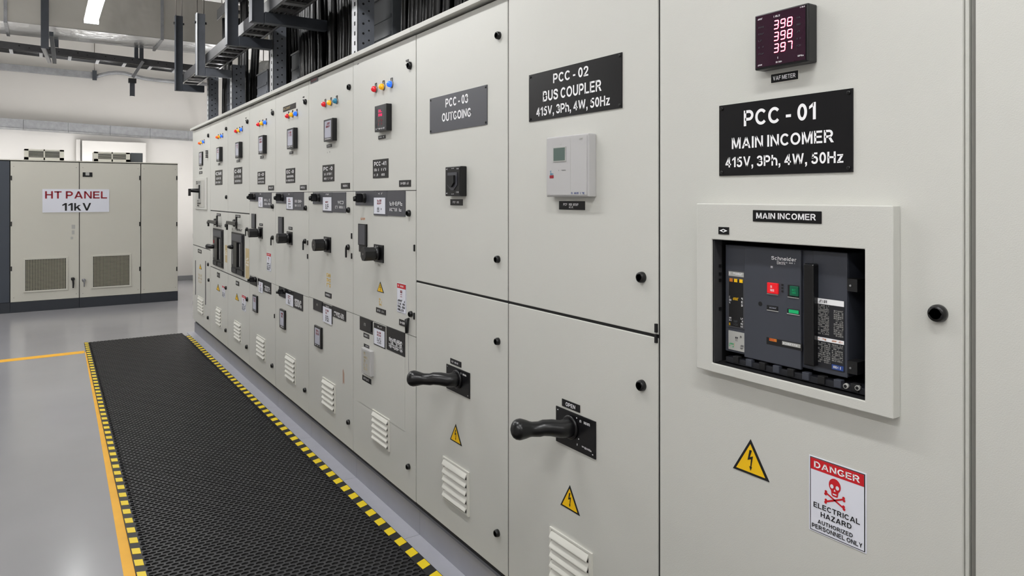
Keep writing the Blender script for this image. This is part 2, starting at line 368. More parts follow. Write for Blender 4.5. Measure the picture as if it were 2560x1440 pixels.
def blocks(side):
    zz = MT*.55+.006; me = None; y = YM0+.05; i = 0
    while y < YM1-(.26 if side else .05):
        x = XRM-TW+.003 if side else xl(y)-.035
        if me is None:
            b = MB('tape_yellow'); s_ = .016 if side else -.012
            wk = .042 if side else .031; b.prism([(0, 0), (wk, s_), (wk, s_+.056), (0, .056)], lambda a, c, t: (a, c, .001*t))
            o = new('yellow_block', b, mat_root); o.data.transform(__import__('mathutils').Matrix.Translation(mat_root.location)); me = o
        else:
            o = me.copy(); scn.collection.objects.link(o)
        o.location = (x-mat_root.location.x, y-mat_root.location.y, zz)
        y += .112; i += 1
blocks(1); blocks(0)
# ------------------------------------------------------------------ switchgear cubicles
SE = [482, 526, 570, 624, 689, 772, 883, 1040, 1270, 1647, 2420]         # seams as seen in the front plane
YS = [row(u, 500)[0] for u in SE] + [-.31, -1.05]
ZB, ZT, ZTOP = .154, 2.242, 2.268
GAP = .0035
LBL = ['farthest light grey switchgear cubicle at the corner, with a black T handle',
 'second farthest switchgear cubicle, with the narrow dark breaker window beside the corner cubicle',
 'third farthest switchgear cubicle, with the wider of the two dark breaker windows',
 'fourth farthest switchgear cubicle, narrowest one with a black rotary knob and short lower strip',
 'switchgear cubicle with a dark sticker just above its red, yellow and blue lamps',
 'switchgear cubicle with teal third lamp, purple corner tag and brown stain by its louvre',
 'switchgear cubicle with three bright lamps, left of the PCC - 03 cubicle',
 'tall light grey switchgear cubicle marked PCC - 03 OUTGOING with a lever handle',
 'tall light grey switchgear cubicle marked PCC - 02 BUS COUPLER with grey controller box',
 'nearest full-view switchgear cubicle marked PCC - 01 MAIN INCOMER with large breaker window',
 'plain light grey switchgear cubicle at the right edge, beyond the PCC - 01 cubicle',
 None]
SPLIT = {0: [.98], 1: [.82, 1.376], 2: [.82, 1.376], 3: [.885, 1.545], 4: [.885, 1.545], 5: [.89, 1.545], 6: [.89, 1.545], 7: [1.14], 8: [1.14], 9: [], 10: []}
CUB = []; DOORS = []
HOLE = (1.155, .772, 1.114, 1.4145)                  # breaker window in the PCC - 01 door
for i in range(11):
    ya, yb = YS[i], YS[i+1]
    c = thing('switchgear_cubicle', (XP+.4, (ya+yb)/2, 0), LBL[i], 'cabinet'); CUB.append(c)
    # carcass: shell with a face frame
    t = .004; X0, X1 = XP+.021, XP+.78; b = MB('cabinet_body'); e = .0006
    b.box(X0, X1, yb+e, yb+t, ZB+.002, ZT); b.box(X0, X1, ya-t, ya-e, ZB+.002, ZT)
    b.box(X1-t, X1, yb+t, ya-t, ZB+.002, ZT); b.box(X0+.081, X1, yb+e, ya-e, ZT, ZTOP-.001); b.box(X0, X0+.081, yb+e, ya-e, ZT, ZT+.004); b.box(X0, X1-t, yb+t, ya-t, ZB+.002, ZB+.006)
    if i == 9:
        h = HOLE
        b.box(X0, X0+t, yb+t, h[1]-.03, ZB+.006, ZT); b.box(X0, X0+t, h[0]+.03, ya-t, ZB+.006, ZT)
        b.box(X0, X0+t, h[1]-.03, h[0]+.03, ZB+.006, h[2]-.03); b.box(X0, X0+t, h[1]-.03, h[0]+.03, h[3]+.03, ZT)
    else: b.box(X0, X0+t, yb+t, ya-t, ZB+.006, ZT)
    new('body', b, c)
    # black door seals, seen in the gaps
    g = MB('gasket'); zs = [ZB+.004] + SPLIT[i] + [ZT-.002]
    
    if i != 9: g.box(XP+.004, X0, yb+e, yb+.012, zs[0], zs[-1])
    if i != 10: g.box(XP+.004, X0, ya-.012, ya-e, zs[0], zs[-1])
    for z in SPLIT[i]: g.box(XP+.004, X0, yb+.012, ya-.012, z-.008, z+.008)
    g.box(XP+.004, X0, yb+.012, ya-.012, ZT-.012, ZT-.002)
    new('gasket', g, c)
    # doors
    dz = [ZB] + SPLIT[i] + [ZT-.004]; gz = .0045 if i in (1, 2, 7, 8, 0) else .0015; ds = []
    for k in range(len(dz)-1):
        zl = dz[k] + (gz if k else 0); zh = dz[k+1] - (gz if k < len(dz)-2 else 0)
        gy = GAP if i >= 7 else .0028
        gl = gy if i != 10 else .006
        y_r, y_l = yb+gy, ya-gl
        if i == 9: y_r = row(2407, 500)[0]
        if i == 10: y_l = row(2438, 500)[0]
        b = MB('cabinet')
        if i == 9:
            h = HOLE; m_ = .004
            yy = [y_r, h[1]-m_, h[0]+m_, y_l]; zz = [zl, h[2]-m_, h[3]+m_, zh]
            vs = []; fs = []
            for X in (XP, XP+.02):
                for y in yy:
                    for z in zz: vs.append((X, y, z))
            ix = lambda s_, a, q: s_*16+a*4+q
            for a in range(3):
                for q in range(3):
                    if a == 1 and q == 1: continue
                    fs.append((ix(0,a,q), ix(0,a,q+1), ix(0,a+1,q+1), ix(0,a+1,q))); fs.append((ix(1,a,q), ix(1,a+1,q), ix(1,a+1,q+1), ix(1,a,q+1)))
            for q in range(3):
                fs.append((ix(0,0,q), ix(1,0,q), ix(1,0,q+1), ix(0,0,q+1))); fs.append((ix(0,3,q), ix(0,3,q+1), ix(1,3,q+1), ix(1,3,q)))
                fs.append((ix(0,q,0), ix(0,q+1,0), ix(1,q+1,0), ix(1,q,0))); fs.append((ix(0,q,3), ix(1,q,3), ix(1,q+1,3), ix(0,q+1,3)))
            fs += [(ix(0,1,1), ix(0,1,2), ix(1,1,2), ix(1,1,1)), (ix(0,2,1), ix(1,2,1), ix(1,2,2), ix(0,2,2)),
                   (ix(0,1,1), ix(1,1,1), ix(1,2,1), ix(0,2,1)), (ix(0,1,2), ix(0,2,2), ix(1,2,2), ix(1,1,2))]
            b.add(vs, fs)
        else: b.box(XP, XP+.02, y_r, y_l, zl, zh)
        ds.append(new('door', b, c, bev=.0022 if i > 6 else 0))
    DOORS.append(ds)
    # roof lip, plinth, floor flange
    b = MB('cabinet'); prof = [(XP-.028, 2.247), (XP-.03, ZTOP), (XP+.1, ZTOP), (XP+.1, ZT+.0045), (XP+.022, ZT+.0045), (XP+.02, 2.247)]
    b.prism([(p[0], p[1]) for p in prof], lambda a, z, t, ya=ya, yb=yb: (a, ya-.0008 + (yb-ya+.0016)*t, z)); new('roof_lip', b, c, bev=.0015 if i > 5 else 0)
    b = MB('plinth'); b.box(XP+.018, XP+.05, yb+.0006, ya-.0006, 0, .112); b.box(XP+.05, XP+.76, yb+.0006, yb+.03, 0, ZB); b.box(XP+.05, XP+.76, ya-.03, ya-.0006, 0, ZB)
    new('plinth', b, c, bev=.001)
    b = MB('black'); b.box(XP+.03, XP+.05, yb+.0006, ya-.0006, .112, ZB+.002); new('toe_recess_shade', b, c, label='recessed strip under the doors, blackened for the shadow there')  # recess strip painted black for the shadow under the doors
    b = MB('flange'); b.box(XRM+.003, XP+.018, yb+.0008, ya-.0008, 0, .007); new('floor_flange', b, c, bev=.001)
# frame post shown between the PCC - 01 door and the right-hand door
yA, yB = row(2407, 500)[0], row(2438, 500)[0]
b = MB('cabinet_body'); ym = YS[10]
b.box(XP+.006, XP+.0205, ym+.001, yA-.001, ZB, ZT-.005, 'cabinet'); new('door_post', b, CUB[9], bev=.001)
b = MB('seam_grey'); b.box(XP+.012, XP+.0205, yB+.001, ym-.0005, ZB, ZT-.005); new('door_post', b, CUB[10], label='darker grey strip in the wide door gap')
# end panel of the row at the far corner is the shell side of the first cubicle; hinges on it
for z in (1.05, .55, .3): new('hinge', MB('black').box(XP+.001, XP+.03, YS[0]+.0002, YS[0]+.012, z, z+.05), CUB[0])

def cub(i): return CUB[i]
def circ_tube(mb, y, z, d0, d1, r0, r1=None, n=20, m=None):
    mb.tube([(XP-d0, y, z), (XP-d1, y, z)], [r0, r1 if r1 is not None else r0], n, m)
def lock(i, u, v, r=.0165, key=False):
    y, z = row(u, v); b = MB('plastic_black'); n = 24 if i > 6 else 12
    b.tube([(XP+.0, y, z), (XP-.006, y, z), (XP-.012, y, z), (XP-.014, y, z), (XP-.014, y, z), (XP-.009, y, z)], [r, r, r*.9, r*.78, r*.62, r*.55], n)
    o = new('lock', b, cub(i))
    q = MB('steel' if i > 6 else 'black'); q.tube([(XP-.008, y, z), (XP-.0125, y, z)], [r*.34, r*.3], 3 if i > 8 else 4)
    new('lock_insert', q, o)
    if key:
        q = MB('black').box(XP-.02, XP-.012, y-.004, y+.004, z-.055, z-.0); new('key', q, o)
for (i, u, v, r) in [(9, 2347, 783, .0165), (8, 1606, 693, .0155), (8, 1606, 963, .0155), (7, 1248, 89, .0145), (7, 1246, 648, .0135), (7, 1246, 853, .0135), (7, 1245, 1332, .0135),
        (6, 1026, 164, .018), (6, 1024, 533, .0155), (6, 1029, 785, .014), (6, 1023, 1166, .013), (5, 874.6, 218, .0165), (5, 873, 525, .0155), (5, 873, 1055, .014),
        (4, 765, 254.7, .018), (4, 765.6, 520, .0165), (4, 764, 975, .0155), (3, 683.5, 282.8, .018), (3, 683, 516, .018), (3, 682, 914, .0165),
        (2, 620, 304.4, .018), (2, 619, 748, .018), (2, 618, 867, .018), (1, 567, 322, .017), (1, 567, 492.7, .018), (1, 566, 719.6, .017), (1, 565.6, 825.6, .018), (1, 566, 564, .016),
        (0, 522, 339, .02), (0, 521.5, 661, .018), (0, 521, 794, .018), (0, 523, 700, .018), (0, 521, 556, .015)]:
    lock(i, u, v, r)
y, z = row(1606, 490); 
for z in (2.1, .2):
    v = VH-(z-H)*F/(F*XP/(ca*(1606-110))); lock(8, 1606, v, .0155)
for (i, u, v) in [(5, 872, 618), (4, 764, 603), (3, 683, 594), (2, 619, 573)]:
    lock(i, u, v, .016, key=True)
y, z = row(1023, 815); 
b = MB('black'); b.tube([(XP, y, z+.035), (XP-.012, y, z+.03), (XP-.012, y, z-.03)], [.004, .011, .008], 8); b.tube([(XP-.006, y, z+.0), (XP-.003, y-.002, z-.22)], .0007, 5, 'strut_mid'); new('key', b, cub(6), label='black key hanging on a thin cord')

# small cabinet hinges on the seams
for (i, u, v) in [(6, 1037, 620), (6, 1036.5, 790), (5, 880, 590), (5, 880, 640), (4, 770, 607), (4, 770, 641), (3, 687, 790), (8, 1642, 820), (8, 1642, 846)]:
    y, z = row(u, v); h = .015 if i < 8 else .012; w = .004
    new('hinge', MB('black').box(XP-.006, XP+.001, y-w, y+w, z-h, z+h), cub(i), bev=.001)

# ---- name plates and small tags
def plate(i, r, lines, m='black_plate', th=.002, screws=0, pname='nameplate', label=None, seed=1, edge=False, pm='white_print'):
    """lines: (text or None, a0, a1, b0, b1) in fractions of the plate, b from the top"""
    b = MB(m); fbox(b, r, 0, th)
    if edge:
        b2 = .0022; fbox(b, (r[0]+b2, r[1]-b2, r[2]-b2, r[3]+b2), 0, th*.5, 'louvre')
    for k, (s, a0, a1, b0, b1) in enumerate(lines):
        q = sub(r, a0, a1, b0, b1)
        if s is None: scribble(b, q, th+.0006, 1, pm, seed*13+k)
        else: b.text(s, rmap(q, th+.0006), pm, .012)
    o = new(pname, b, cub(i), label=label)
    if screws:
        w, h = r[0]-r[1], r[3]-r[2]; e = .0085
        for yy in (r[0]-e, r[1]+e):
            for zz in (r[2]+e, r[3]-e):
                q = MB('plastic_black'); q.tube([(XP-th, yy, zz), (XP-th-.002, yy, zz), (XP-th-.003, yy, zz)], [.0042, .0042, .0028], 10); new('screw', q, o)
    return o
def fr(r, q): # rectangle q (y0,y1,z0,z1) as fractions of r
    return ((q[0]-r[0])/(r[1]-r[0]), (q[1]-r[0])/(r[1]-r[0]), (r[3]-q[3])/(r[3]-r[2]), (r[3]-q[2])/(r[3]-r[2]))
r = rr(1800, 2134, 265, 440)
plate(9, r, [('PCC - 01',) + fr(r, rr(1862, 2042, 277, 316)), ('MAIN INCOMER',) + fr(r, rr(1832, 2087, 345, 373)), ('415V, 3Ph, 4W, 50Hz',) + fr(r, rr(1816, 2111, 394, 419))],
      screws=1, th=.003, label='large black plate reading PCC - 01 MAIN INCOMER 415V, 3Ph, 4W, 50Hz')
r = rr(1324, 1556.5, 188.5, 305)
plate(8, r, [('PCC - 02',) + fr(r, rr(1385, 1473, 185, 208.5)), ('BUS COUPLER',) + fr(r, rr(1359.5, 1506, 229, 254.5)), ('415V, 3Ph, 4W, 50Hz',) + fr(r, rr(1343, 1527, 270, 292))],
      screws=1, th=.003, label='black plate reading PCC - 02 BUS COUPLER 415V, 3Ph, 4W, 50Hz')
r = rr(1076, 1219, 247.5, 334)
plate(7, r, [('PCC - 03',) + fr(r, rr(1115.7, 1172, 247.5, 269)), ('OUTGOING',) + fr(r, rr(1106.7, 1179.6, 284, 305))], 'grey_plate',
      screws=1, th=.003, label='dark grey plate reading PCC - 03 OUTGOING')
plate(9, rr(1929, 1996, 187, 208), [('VAF METER', .08, .92, .25, .75)], label='small black tag under the red meter', edge=True)
plate(8, rr(1398.7, 1462.6, 502.7, 523.5), [(None, .18, .78, .2, .6), (None, .36, .58, .55, .85)], label='small black tag under the controller')
plate(7, rr(1126.8, 1157, 498, 513), [(None, .22, .78, .25, .75)], label='small black tag under the black selector')
plate(8, rr(1406, 1450.6, 996, 1014), [('OPEN', .22, .76, .25, .78)], label='small black tag reading OPEN')
plate(7, rr(1126.6, 1153.5, 894.6, 908), [(None, .12, .76, .3, .75)], label='small black tag above the lever handle')
# far name plates
for (i, u0, u1, v0, v1, s) in [(6, 933, 971.4, 400, 446, 'PCC -41'), (5, 807, 836, 413.5, 454.3, 'PC -0'), (4, 715, 738, 422, 458, 'EC -0'), (3, 644.4, 663, 430, 461, 'O -O'), (2, 585.6, 605.6, 420, 460.4, 'C-08'), (1, 538.4, 556, 426.7, 463, 'CM')]:
    plate(i, rr(u0, u1, v0, v1), [(s, .1, .88, .12, .34), (None, .1, .88, .46, .66), (None, .08, .9, .74, .92)], seed=i, label='black nameplate with three lines of white lettering')
for (i, u0, u1, v0, v1) in [(6, 998.5, 1027.6, 451, 467), (5, 853, 875, 458, 472), (4, 750.4, 766.7, 463, 475), (3, 671, 685, 464, 476), (6, 946.6, 964, 340, 349), (5, 817.4, 829.4, 362, 369.5), (4, 724, 733, 379.5, 385.5),
        (3, 651, 659, 390, 397), (2, 592, 599.6, 400, 406), (1, 545.6, 550.4, 408, 413.5), (0, 499, 505, 420, 424), (0, 498, 506, 429, 435.5), (6, 941, 965, 767.5, 780), (6, 998.6, 1017.4, 797, 812),
        (5, 813, 829, 729, 741), (6, 909.6, 924, 831, 842), (6, 910.5, 924, 858, 866), (6, 906.6, 929, 936, 949), (4, 722, 731, 566.5, 573.5), (3, 649, 657, 558, 564), (2, 589, 601, 536.5, 543.5), (1, 542, 552, 533, 539.5),
        (2, 590, 598, 701, 712), (1, 543, 549.6, 680, 692), (0, 495, 504, 622, 631), (9, 1797, 1823, 567, 585)]:
    if i == 9:
        r = rr(u0, u1, v0, v1, .027)
        b = MB('black_plate'); b.box(XP-.0285, XP-.0262, r[1], r[0], r[2], r[3]); f = rmap(r, .0292)
        b.flat([(.12,.5),(.5,.25),(.88,.5),(.5,.75)], f, 'white_print'); b.flat([(.36,.5),(.5,.36),(.64,.5),(.5,.64)], rmap(r, .0296), 'black_print')
        new('tag_plate', b, cub(9), label='tiny black tag with a white lozenge symbol'); continue
    plate(i, rr(u0, u1, v0, v1), [(None, .15, .85, .22, .78)], pname='tag_plate', seed=int(u0))

# ---- pilot lamps
def lamps(i, pts, cols, r=.0135):
    for (u, v), c in zip(pts, cols):
        y, z = row(u, v, XP-.018); b = MB('steel'); b.tube([(XP, y, z), (XP-.006, y, z)], [r*1.15, r*1.1], 16)
        o = new('pilot_lamp', b, cub(i), label=c.split('_')[1] + ' pilot lamp')
        b = MB(c); b.tube([(XP-.006, y, z), (XP-.014, y, z), (XP-.021, y, z), (XP-.025, y, z), (XP-.027, y, z)], [r, r*.98, r*.8, r*.5, r*.12], 16); new('lens', b, o)
        b = MB('black'); w = r*.6; z0 = z+r*1.05; h = r*.95; t = .0015
        for q in ((y-w, y-w+t, z0, z0+h), (y+w-t, y+w, z0, z0+h), (y-w, y+w, z0+h-t, z0+h)): b.box(XP-.003, XP, *q)
        new('legend_holder', b, o)
RYB = ['lamp_red', 'lamp_yellow', 'lamp_blue']
lamps(6, [(932, 222.5), (951, 216.5), (971, 210)], RYB, .0155)
lamps(5, [(806.6, 260.4), (820.6, 256.6), (835, 252)], ['lamp_red', 'lamp_yellow', 'lamp_teal'], .0155)
lamps(4, [(715.5, 290), (725.5, 286.7), (736, 284)], RYB, .0155)
lamps(3, [(643.3, 311), (651.5, 308.4), (660, 305.7)], RYB, .015)
lamps(2, [(587.5, 328), (594, 326), (600.5, 323.5)], RYB, .015)
lamps(1, [(541, 343), (546.5, 341.5), (552, 340)], ['lamp_orange', 'lamp_yellow', 'lamp_blue'], .014)
lamps(0, [(496.8, 358), (501.5, 356.5), (506.3, 354.5)], ['lamp_orange', 'lamp_yellow', 'lamp_blue'], .014)

# ---- digital panel meters
def meter(i, u0, u1, v0, v1, d=.028, screen='lcd_light', style=0, label=None):
    r = rr(u0, u1, v0, v1, d); b = MB('plastic_black'); fbox(b, r, 0, d); o = new('digital_meter', b, cub(i), bev=.002, label=label)
    q = MB('breaker_dark'); fbox(q, sub(r, .06, .94, .04, .96), d, d+.0004, 'breaker_dark'); s = sub(r, .14, .86, .09, .84); fbox(q, s, d, d+.0008, 'breaker_dark' if style else screen)
    w = sub(r, .16, .84, .16, .55); w2 = sub(r, .16, .84, .58, .82)
    if style == 0: scribble(q, sub(r, .3, .75, .14, .42), d+.0016, 2, 'dark_red_print', int(u0))
    else:
        scribble(q, sub(r, .34, .68, .16, .46), d+.0016, 2, 'led_pink', int(u0), 3); scribble(q, sub(r, .34, .7, .52, .8), d+.0016, 2, 'dark_red_print', int(u0)+1, 3)
        for a in (.12, .16): scribble(q, sub(r, a, a+.08, .1, .85), d+.0016, 5, 'grey_plate', int(a*100), 1)
    scribble(q, sub(r, .14, .86, .86, .94), d+.0016, 1, 'white_print', int(u0)+5, 6)
    new('display', q, o); return o
meter(6, 936.4, 966, 266, 331, style=1, label='black panel meter with pink digits')
meter(5, 809, 830.5, 300, 355, label='black panel meter with pale screen')
meter(4, 717, 733.5, 323, 373.5); meter(3, 645.6, 657.5, 340.5, 386); meter(2, 587.8, 597.5, 356.7, 396); meter(1, 540.7, 548.5, 369, 404.5); meter(0, 497, 505, 381, 415, .012)
# lower-door meters
meter(5, 785, 802, 812, 864, .012, label='slim meter with a pale and blue face'); meter(4, 698.4, 711, 771, 818, .012); meter(3, 631, 641.5, 735.6, 777, .012)
r = rr(903, 926, 868.6, 930, .02); b = MB('controller'); fbox(b, r, 0, .02); o = new('digital_meter', b, cub(6), bev=.002, label='pale grey slim meter')
q = MB('controller'); fbox(q, sub(r, .1, .9, .06, .94), .02, .0206, 'breaker_light'); scribble(q, sub(r, .3, .7, .1, .85), .0212, 5, 'tan_print', 3, 2); new('display', q, o)

# ---- the large LED meter on PCC - 01
d = .032; r = rr(1886.5, 2021, 40, 177, d)
b = MB('plastic_black'); fbox(b, r, 0, d); vm = new('digital_meter', b, cub(9), bev=.003, label='black square meter with glowing pink-red digits 398, 398, 397')
q = MB('meter_window'); fbox(q, sub(r, .04, .95, .03, .96), d, d+.001); new('display_window', q, vm)
SEG = {'3': 'abgcd', '9': 'abcdfg', '8': 'abcdefg', '7': 'abc'}
def seven(mb, ch, r_, d_, m, grow=0):
    w, h = r_[1]-r_[0], r_[3]-r_[2]; t = .17+grow; sk = .13
    P = {'a': (0, 1, 1, 1), 'g': (0, .5, 1, .5), 'd': (0, 0, 1, 0), 'f': (0, .5, 0, 1), 'b': (1, .5, 1, 1), 'e': (0, 0, 0, .5), 'c': (1, 0, 1, .5)}
    for s in SEG[ch]:
        x0, y0, x1, y1 = P[s]
        if s in 'agd': poly = [(x0+.1, y0-t*.32), (x1-.1, y0-t*.32), (x1-.02, y0), (x1-.1, y0+t*.32), (x0+.1, y0+t*.32), (x0+.02, y0)]
        else: poly = [(x0-t*.5, y0+.06), (x0, y0+.02), (x0+t*.5, y0+.06), (x0+t*.5, y1-.06), (x0, y1-.02), (x0-t*.5, y1-.06)]
        mb.flat([(a+sk*b_, b_) for a, b_ in poly], lambda a, b_: (XP-d_, r_[0]+w*a, r_[2]+h*b_), m)
for k, s in enumerate(('398', '398', '397')):
    for j, ch in enumerate(s):
        a0 = .385+j*.125; rc = sub(r, a0, a0+.078, .185+.207*k, .325+.207*k)
        q = MB('led_red'); seven(q, ch, rc, d+.0016, 'led_red', .07); seven(q, ch, rc, d+.0022, 'led_core', -.01)
        new('digit', q, vm)
q = MB('white_print')
for (a0, a1, b0, b1) in ((.07, .17, .07, .11), (.07, .16, .9, .94), (.86, .95, .04, .07), (.82, .93, .86, .9), (.42, .54, .9, .94), (.38, .5, .08, .13), (.45, .5, .82, .87)): scribble(q, sub(r, a0, a1, b0, b1), d+.0018, 1, 'white_print', int(a0*99))
for k in range(5): scribble(q, sub(r, .8, .88, .2+.12*k, .24+.12*k), d+.0018, 1, 'grey_plate', k, 3); scribble(q, sub(r, .08, .2, .22+.12*k, .26+.12*k), d+.0018, 1, 'grey_plate', k+9, 3)
new('printed_marks', q, vm)

# ---- raised breaker surround, window and circuit breaker on PCC - 01
D = .027; R0 = (1.203, .716, 1.092, 1.5015)
b = MB('cabinet'); h = HOLE
yy = [R0[1], h[1], h[0], R0[0]]; zz = [R0[2], h[2], h[3], R0[3]]; vs = []; fs = []
for X in (XP-D, XP+.0):
    for y in yy:
        for z in zz: vs.append((X, y, z))
ix = lambda s_, a, q: s_*16+a*4+q
for a in range(3):
    for q in range(3):
        if a == 1 and q == 1: continue
        fs.append((ix(0,a,q), ix(0,a,q+1), ix(0,a+1,q+1), ix(0,a+1,q))); fs.append((ix(1,a,q), ix(1,a+1,q), ix(1,a+1,q+1), ix(1,a,q+1)))
for q in range(3):
    fs += [(ix(0,0,q), ix(1,0,q), ix(1,0,q+1), ix(0,0,q+1)), (ix(0,3,q), ix(0,3,q+1), ix(1,3,q+1), ix(1,3,q)), (ix(0,q,0), ix(0,q+1,0), ix(1,q+1,0), ix(1,q,0)), (ix(0,q,3), ix(1,q,3), ix(1,q+1,3), ix(0,q+1,3))]
fs += [(ix(0,1,1), ix(0,1,2), ix(1,1,2), ix(1,1,1)), (ix(0,2,1), ix(1,2,1), ix(1,2,2), ix(0,2,2)), (ix(0,1,1), ix(1,1,1), ix(1,2,1), ix(0,2,1)), (ix(0,1,2), ix(0,2,2), ix(1,2,2), ix(1,1,2))]
b.add(vs, fs); surround = new('breaker_surround', b, cub(9), bev=.002, label='raised light grey frame around the breaker window')
b = MB('void'); X2 = XP+.16                          # dark pocket behind the opening, lined from the frame's inner edge
for q in ((XP-D+.004, X2, h[0]-.0005, h[0]+.003, h[2]-.003, h[3]+.003), (XP-D+.004, X2, h[1]-.003, h[1]+.0005, h[2]-.003, h[3]+.003),
          (XP-D+.004, X2, h[1], h[0], h[3]-.0005, h[3]+.003), (XP-D+.004, X2, h[1], h[0], h[2]-.003, h[2]+.0005), (X2-.003, X2, h[1], h[0], h[2], h[3])): b.box(*q)
new('recess_lining', b, cub(9), label='black lined recess behind the breaker window')
b = MB('tray_dark'); b.box(XP-D+.006, XP+.006, h[0]-.0035, h[0]-.0012, h[2]+.002, h[3]-.002)
for zz_ in (1.345, 1.325, 1.31, 1.24): b.box(XP-.006, XP+.002, h[0]-.006, h[0]-.0035, zz_, zz_+.008, 'black')
new('side_bracket', b, cub(9), label='grey metal strip inside the left of the window')
q = rr(1881.5, 2053.5, 525, 553.5, D+.002)
b = MB('black_plate'); fbox(b, q, D, D+.002); b.text('MAIN INCOMER', rmap(sub(q, .06, .93, .22, .74), D+.0027), 'white_print', .015)
new('nameplate', b, cub(9), bev=.001, label='black strip reading MAIN INCOMER')
XB = 1.39; dB = XP-XB
def zb(x0, x1, y0, y1, dd=0): return rr(1780+x0/3.5125, 1780+x1/3.5125, 600+y0/3.5125, 600+y1/3.5125, dB+dd)
b = MB('breaker'); f0 = zb(127, 1195, 38, 970)
fbox(b, f0, dB-.13, dB, 'breaker')
brk = new('circuit_breaker', b, cub(9), bev=.003, label='dark grey air circuit breaker behind the window')
def bp(name, r_, d0, d1, m, label=None, bev=0, fill=None):
    q = MB(m); fbox(q, r_, dB+d0, dB+d1)
    if fill: fill(q, r_, dB+d1+.0006)
    return new(name, q, brk, bev=bev, label=label)
mid = zb(300, 800, 42, 1010); mid = (mid[0], mid[1], f0[2]-.004, f0[3])
def pf(q, r_, d_): scribble(q, sub(r_, .12, .5, .03, .06), d_, 1, 'breaker_dark', 2, 5)
bp('front_cover', mid, 0, .008, 'breaker', bev=.002)
bp('front_cover', (f0[0], mid[0]+.0008, f0[2]+.0005, f0[3]), 0, .004, 'breaker', bev=.002, label='narrow left cover carrying the trip unit')
def trip(q, r_, d_):
    q.flat([(.04,.9),(.96,.9),(.96,.98),(.04,.98)], rmap(r_, d_), 'breaker_light'); scribble(q, sub(r_, .1, .9, .03, .08), d_+.0004, 1, 'white_print', 5, 7)
    q.flat([(.06,.02),(.92,.02),(.92,.84),(.06,.84)], rmap(r_, d_), 'void')
    for a, m_ in ((.1, 'orange_print'), (.38, 'yellow_print'), (.7, 'yellow_print')): q.flat([(a,.8),(a+.2,.8),(a+.2,.86),(a,.86)], rmap(r_, d_+.0004), m_)
    scribble(q, sub(r_, .3, .66, .46, .53), d_+.0004, 1, 'yellow_print', 6, 4)
    scribble(q, sub(r_, .08, .22, .45, .6), d_+.0004, 3, 'white_print', 7, 2); scribble(q, sub(r_, .8, .92, .45, .62), d_+.0004, 3, 'white_print', 8, 1)
    scribble(q, sub(r_, .08, .22, .82, .9), d_+.0004, 2, 'white_print', 9, 2); scribble(q, sub(r_, .36, .6, .86, .97), d_+.0004, 2, 'grey_plate', 10, 3); scribble(q, sub(r_, .78, .92, .8, .98), d_+.0004, 4, 'white_print', 11, 2)
    scribble(q, sub(r_, .06, .28, .92, .98), d_+.0004, 1, 'yellow_print', 12, 2)
bp('trip_unit', zb(145, 290, 262, 758, .005), .004, .0065, 'grey_plate', fill=trip, label='trip unit with yellow print and black screen')
def lb(q, r_, d_):
    scribble(q, sub(r_, .72, .95, .16, .3), d_, 1, 'black_print', 3, 2); scribble(q, sub(r_, .42, .62, .25, .5), d_, 2, 'grey_plate', 4, 1); scribble(q, sub(r_, .36, .62, .6, .82), d_, 1, 'tan_print', 5, 2); scribble(q, sub(r_, .74, .95, .62, .9), d_, 2, 'grey_plate', 6, 2); scribble(q, sub(r_, .05, .35, .62, .88), d_, 2, 'green_flag', 6, 3)
bp('rating_plug', zb(148, 290, 792, 955, .005), .004, .0065, 'breaker_light', fill=lb, label='light grey rating plug with small marks')
q = MB('white_print'); q.text('Schneider', rmap(zb(520, 740, 140, 172, .009), dB+.0088), 'white_print', .025)
q.text('Electric', rmap(zb(570, 645, 182, 212, .009), dB+.0088), 'white_print', .02); scribble(q, zb(650, 735, 192, 208, .009), dB+.0088, 1, 'white_print', 3, 7); new('lettering', q, brk, label='white maker name on the cover')
def ring(q, r_, d_):
    cy, cz, rad = (r_[0]+r_[1])/2, (r_[2]+r_[3])/2, (r_[3]-r_[2])/2
    for k in range(16):
        t0, t1 = k*math.pi/8, (k+1)*math.pi/8
        q.add([(XP-d_, cy+rad*c_*math.cos(t), cz+rad*c_*math.sin(t)) for c_, t in ((1,t0),(1,t1),(.82,t1),(.82,t0))], [(0,1,2,3)], 'grey_plate')
q = MB('grey_plate'); ring(q, zb(498, 548, 212, 262, .009), dB+.0086); scribble(q, zb(512, 536, 225, 248, .009), dB+.0086, 1, 'white_print', 1, 1); new('printed_mark', q, brk)
bp('stop_button', zb(482, 577, 372, 465, .012), .006, .012, 'red_button', 'red push button', .001, lambda q, r_, d_: scribble(q, sub(r_, .32, .7, .2, .85), d_, 2, 'white_print', 3, 2))
bp('start_button', zb(680, 756, 402, 488, .012), .006, .012, 'green_button', 'green push button', .001, lambda q, r_, d_: scribble(q, sub(r_, .3, .75, .25, .8), d_, 2, 'green_flag', 4, 2))
for r_ in (zb(664, 762, 392, 500, .009), zb(480, 578, 570, 612, .009), zb(660, 765, 600, 642, .009)): bp('button_bezel', r_, .006, .0086, 'void')
for r_ in (zb(480, 578, 468, 474, .01), zb(662, 762, 497, 503, .01), zb(480, 580, 611, 617, .01), zb(657, 767, 642, 648, .01)): bp('bezel_edge', r_, .006, .0096, 'breaker_light')
bp('status_flag', zb(672, 758, 608, 638, .01), .006, .0094, 'green_flag', 'green status flag'); bp('status_flag', zb(500, 570, 580, 605, .01), .006, .0094, 'breaker_dark', 'dark status flag', 0, lambda q, r_, d_: scribble(q, sub(r_, .05, .95, .2, .8), d_, 1, 'lcd_light', 4, 5))
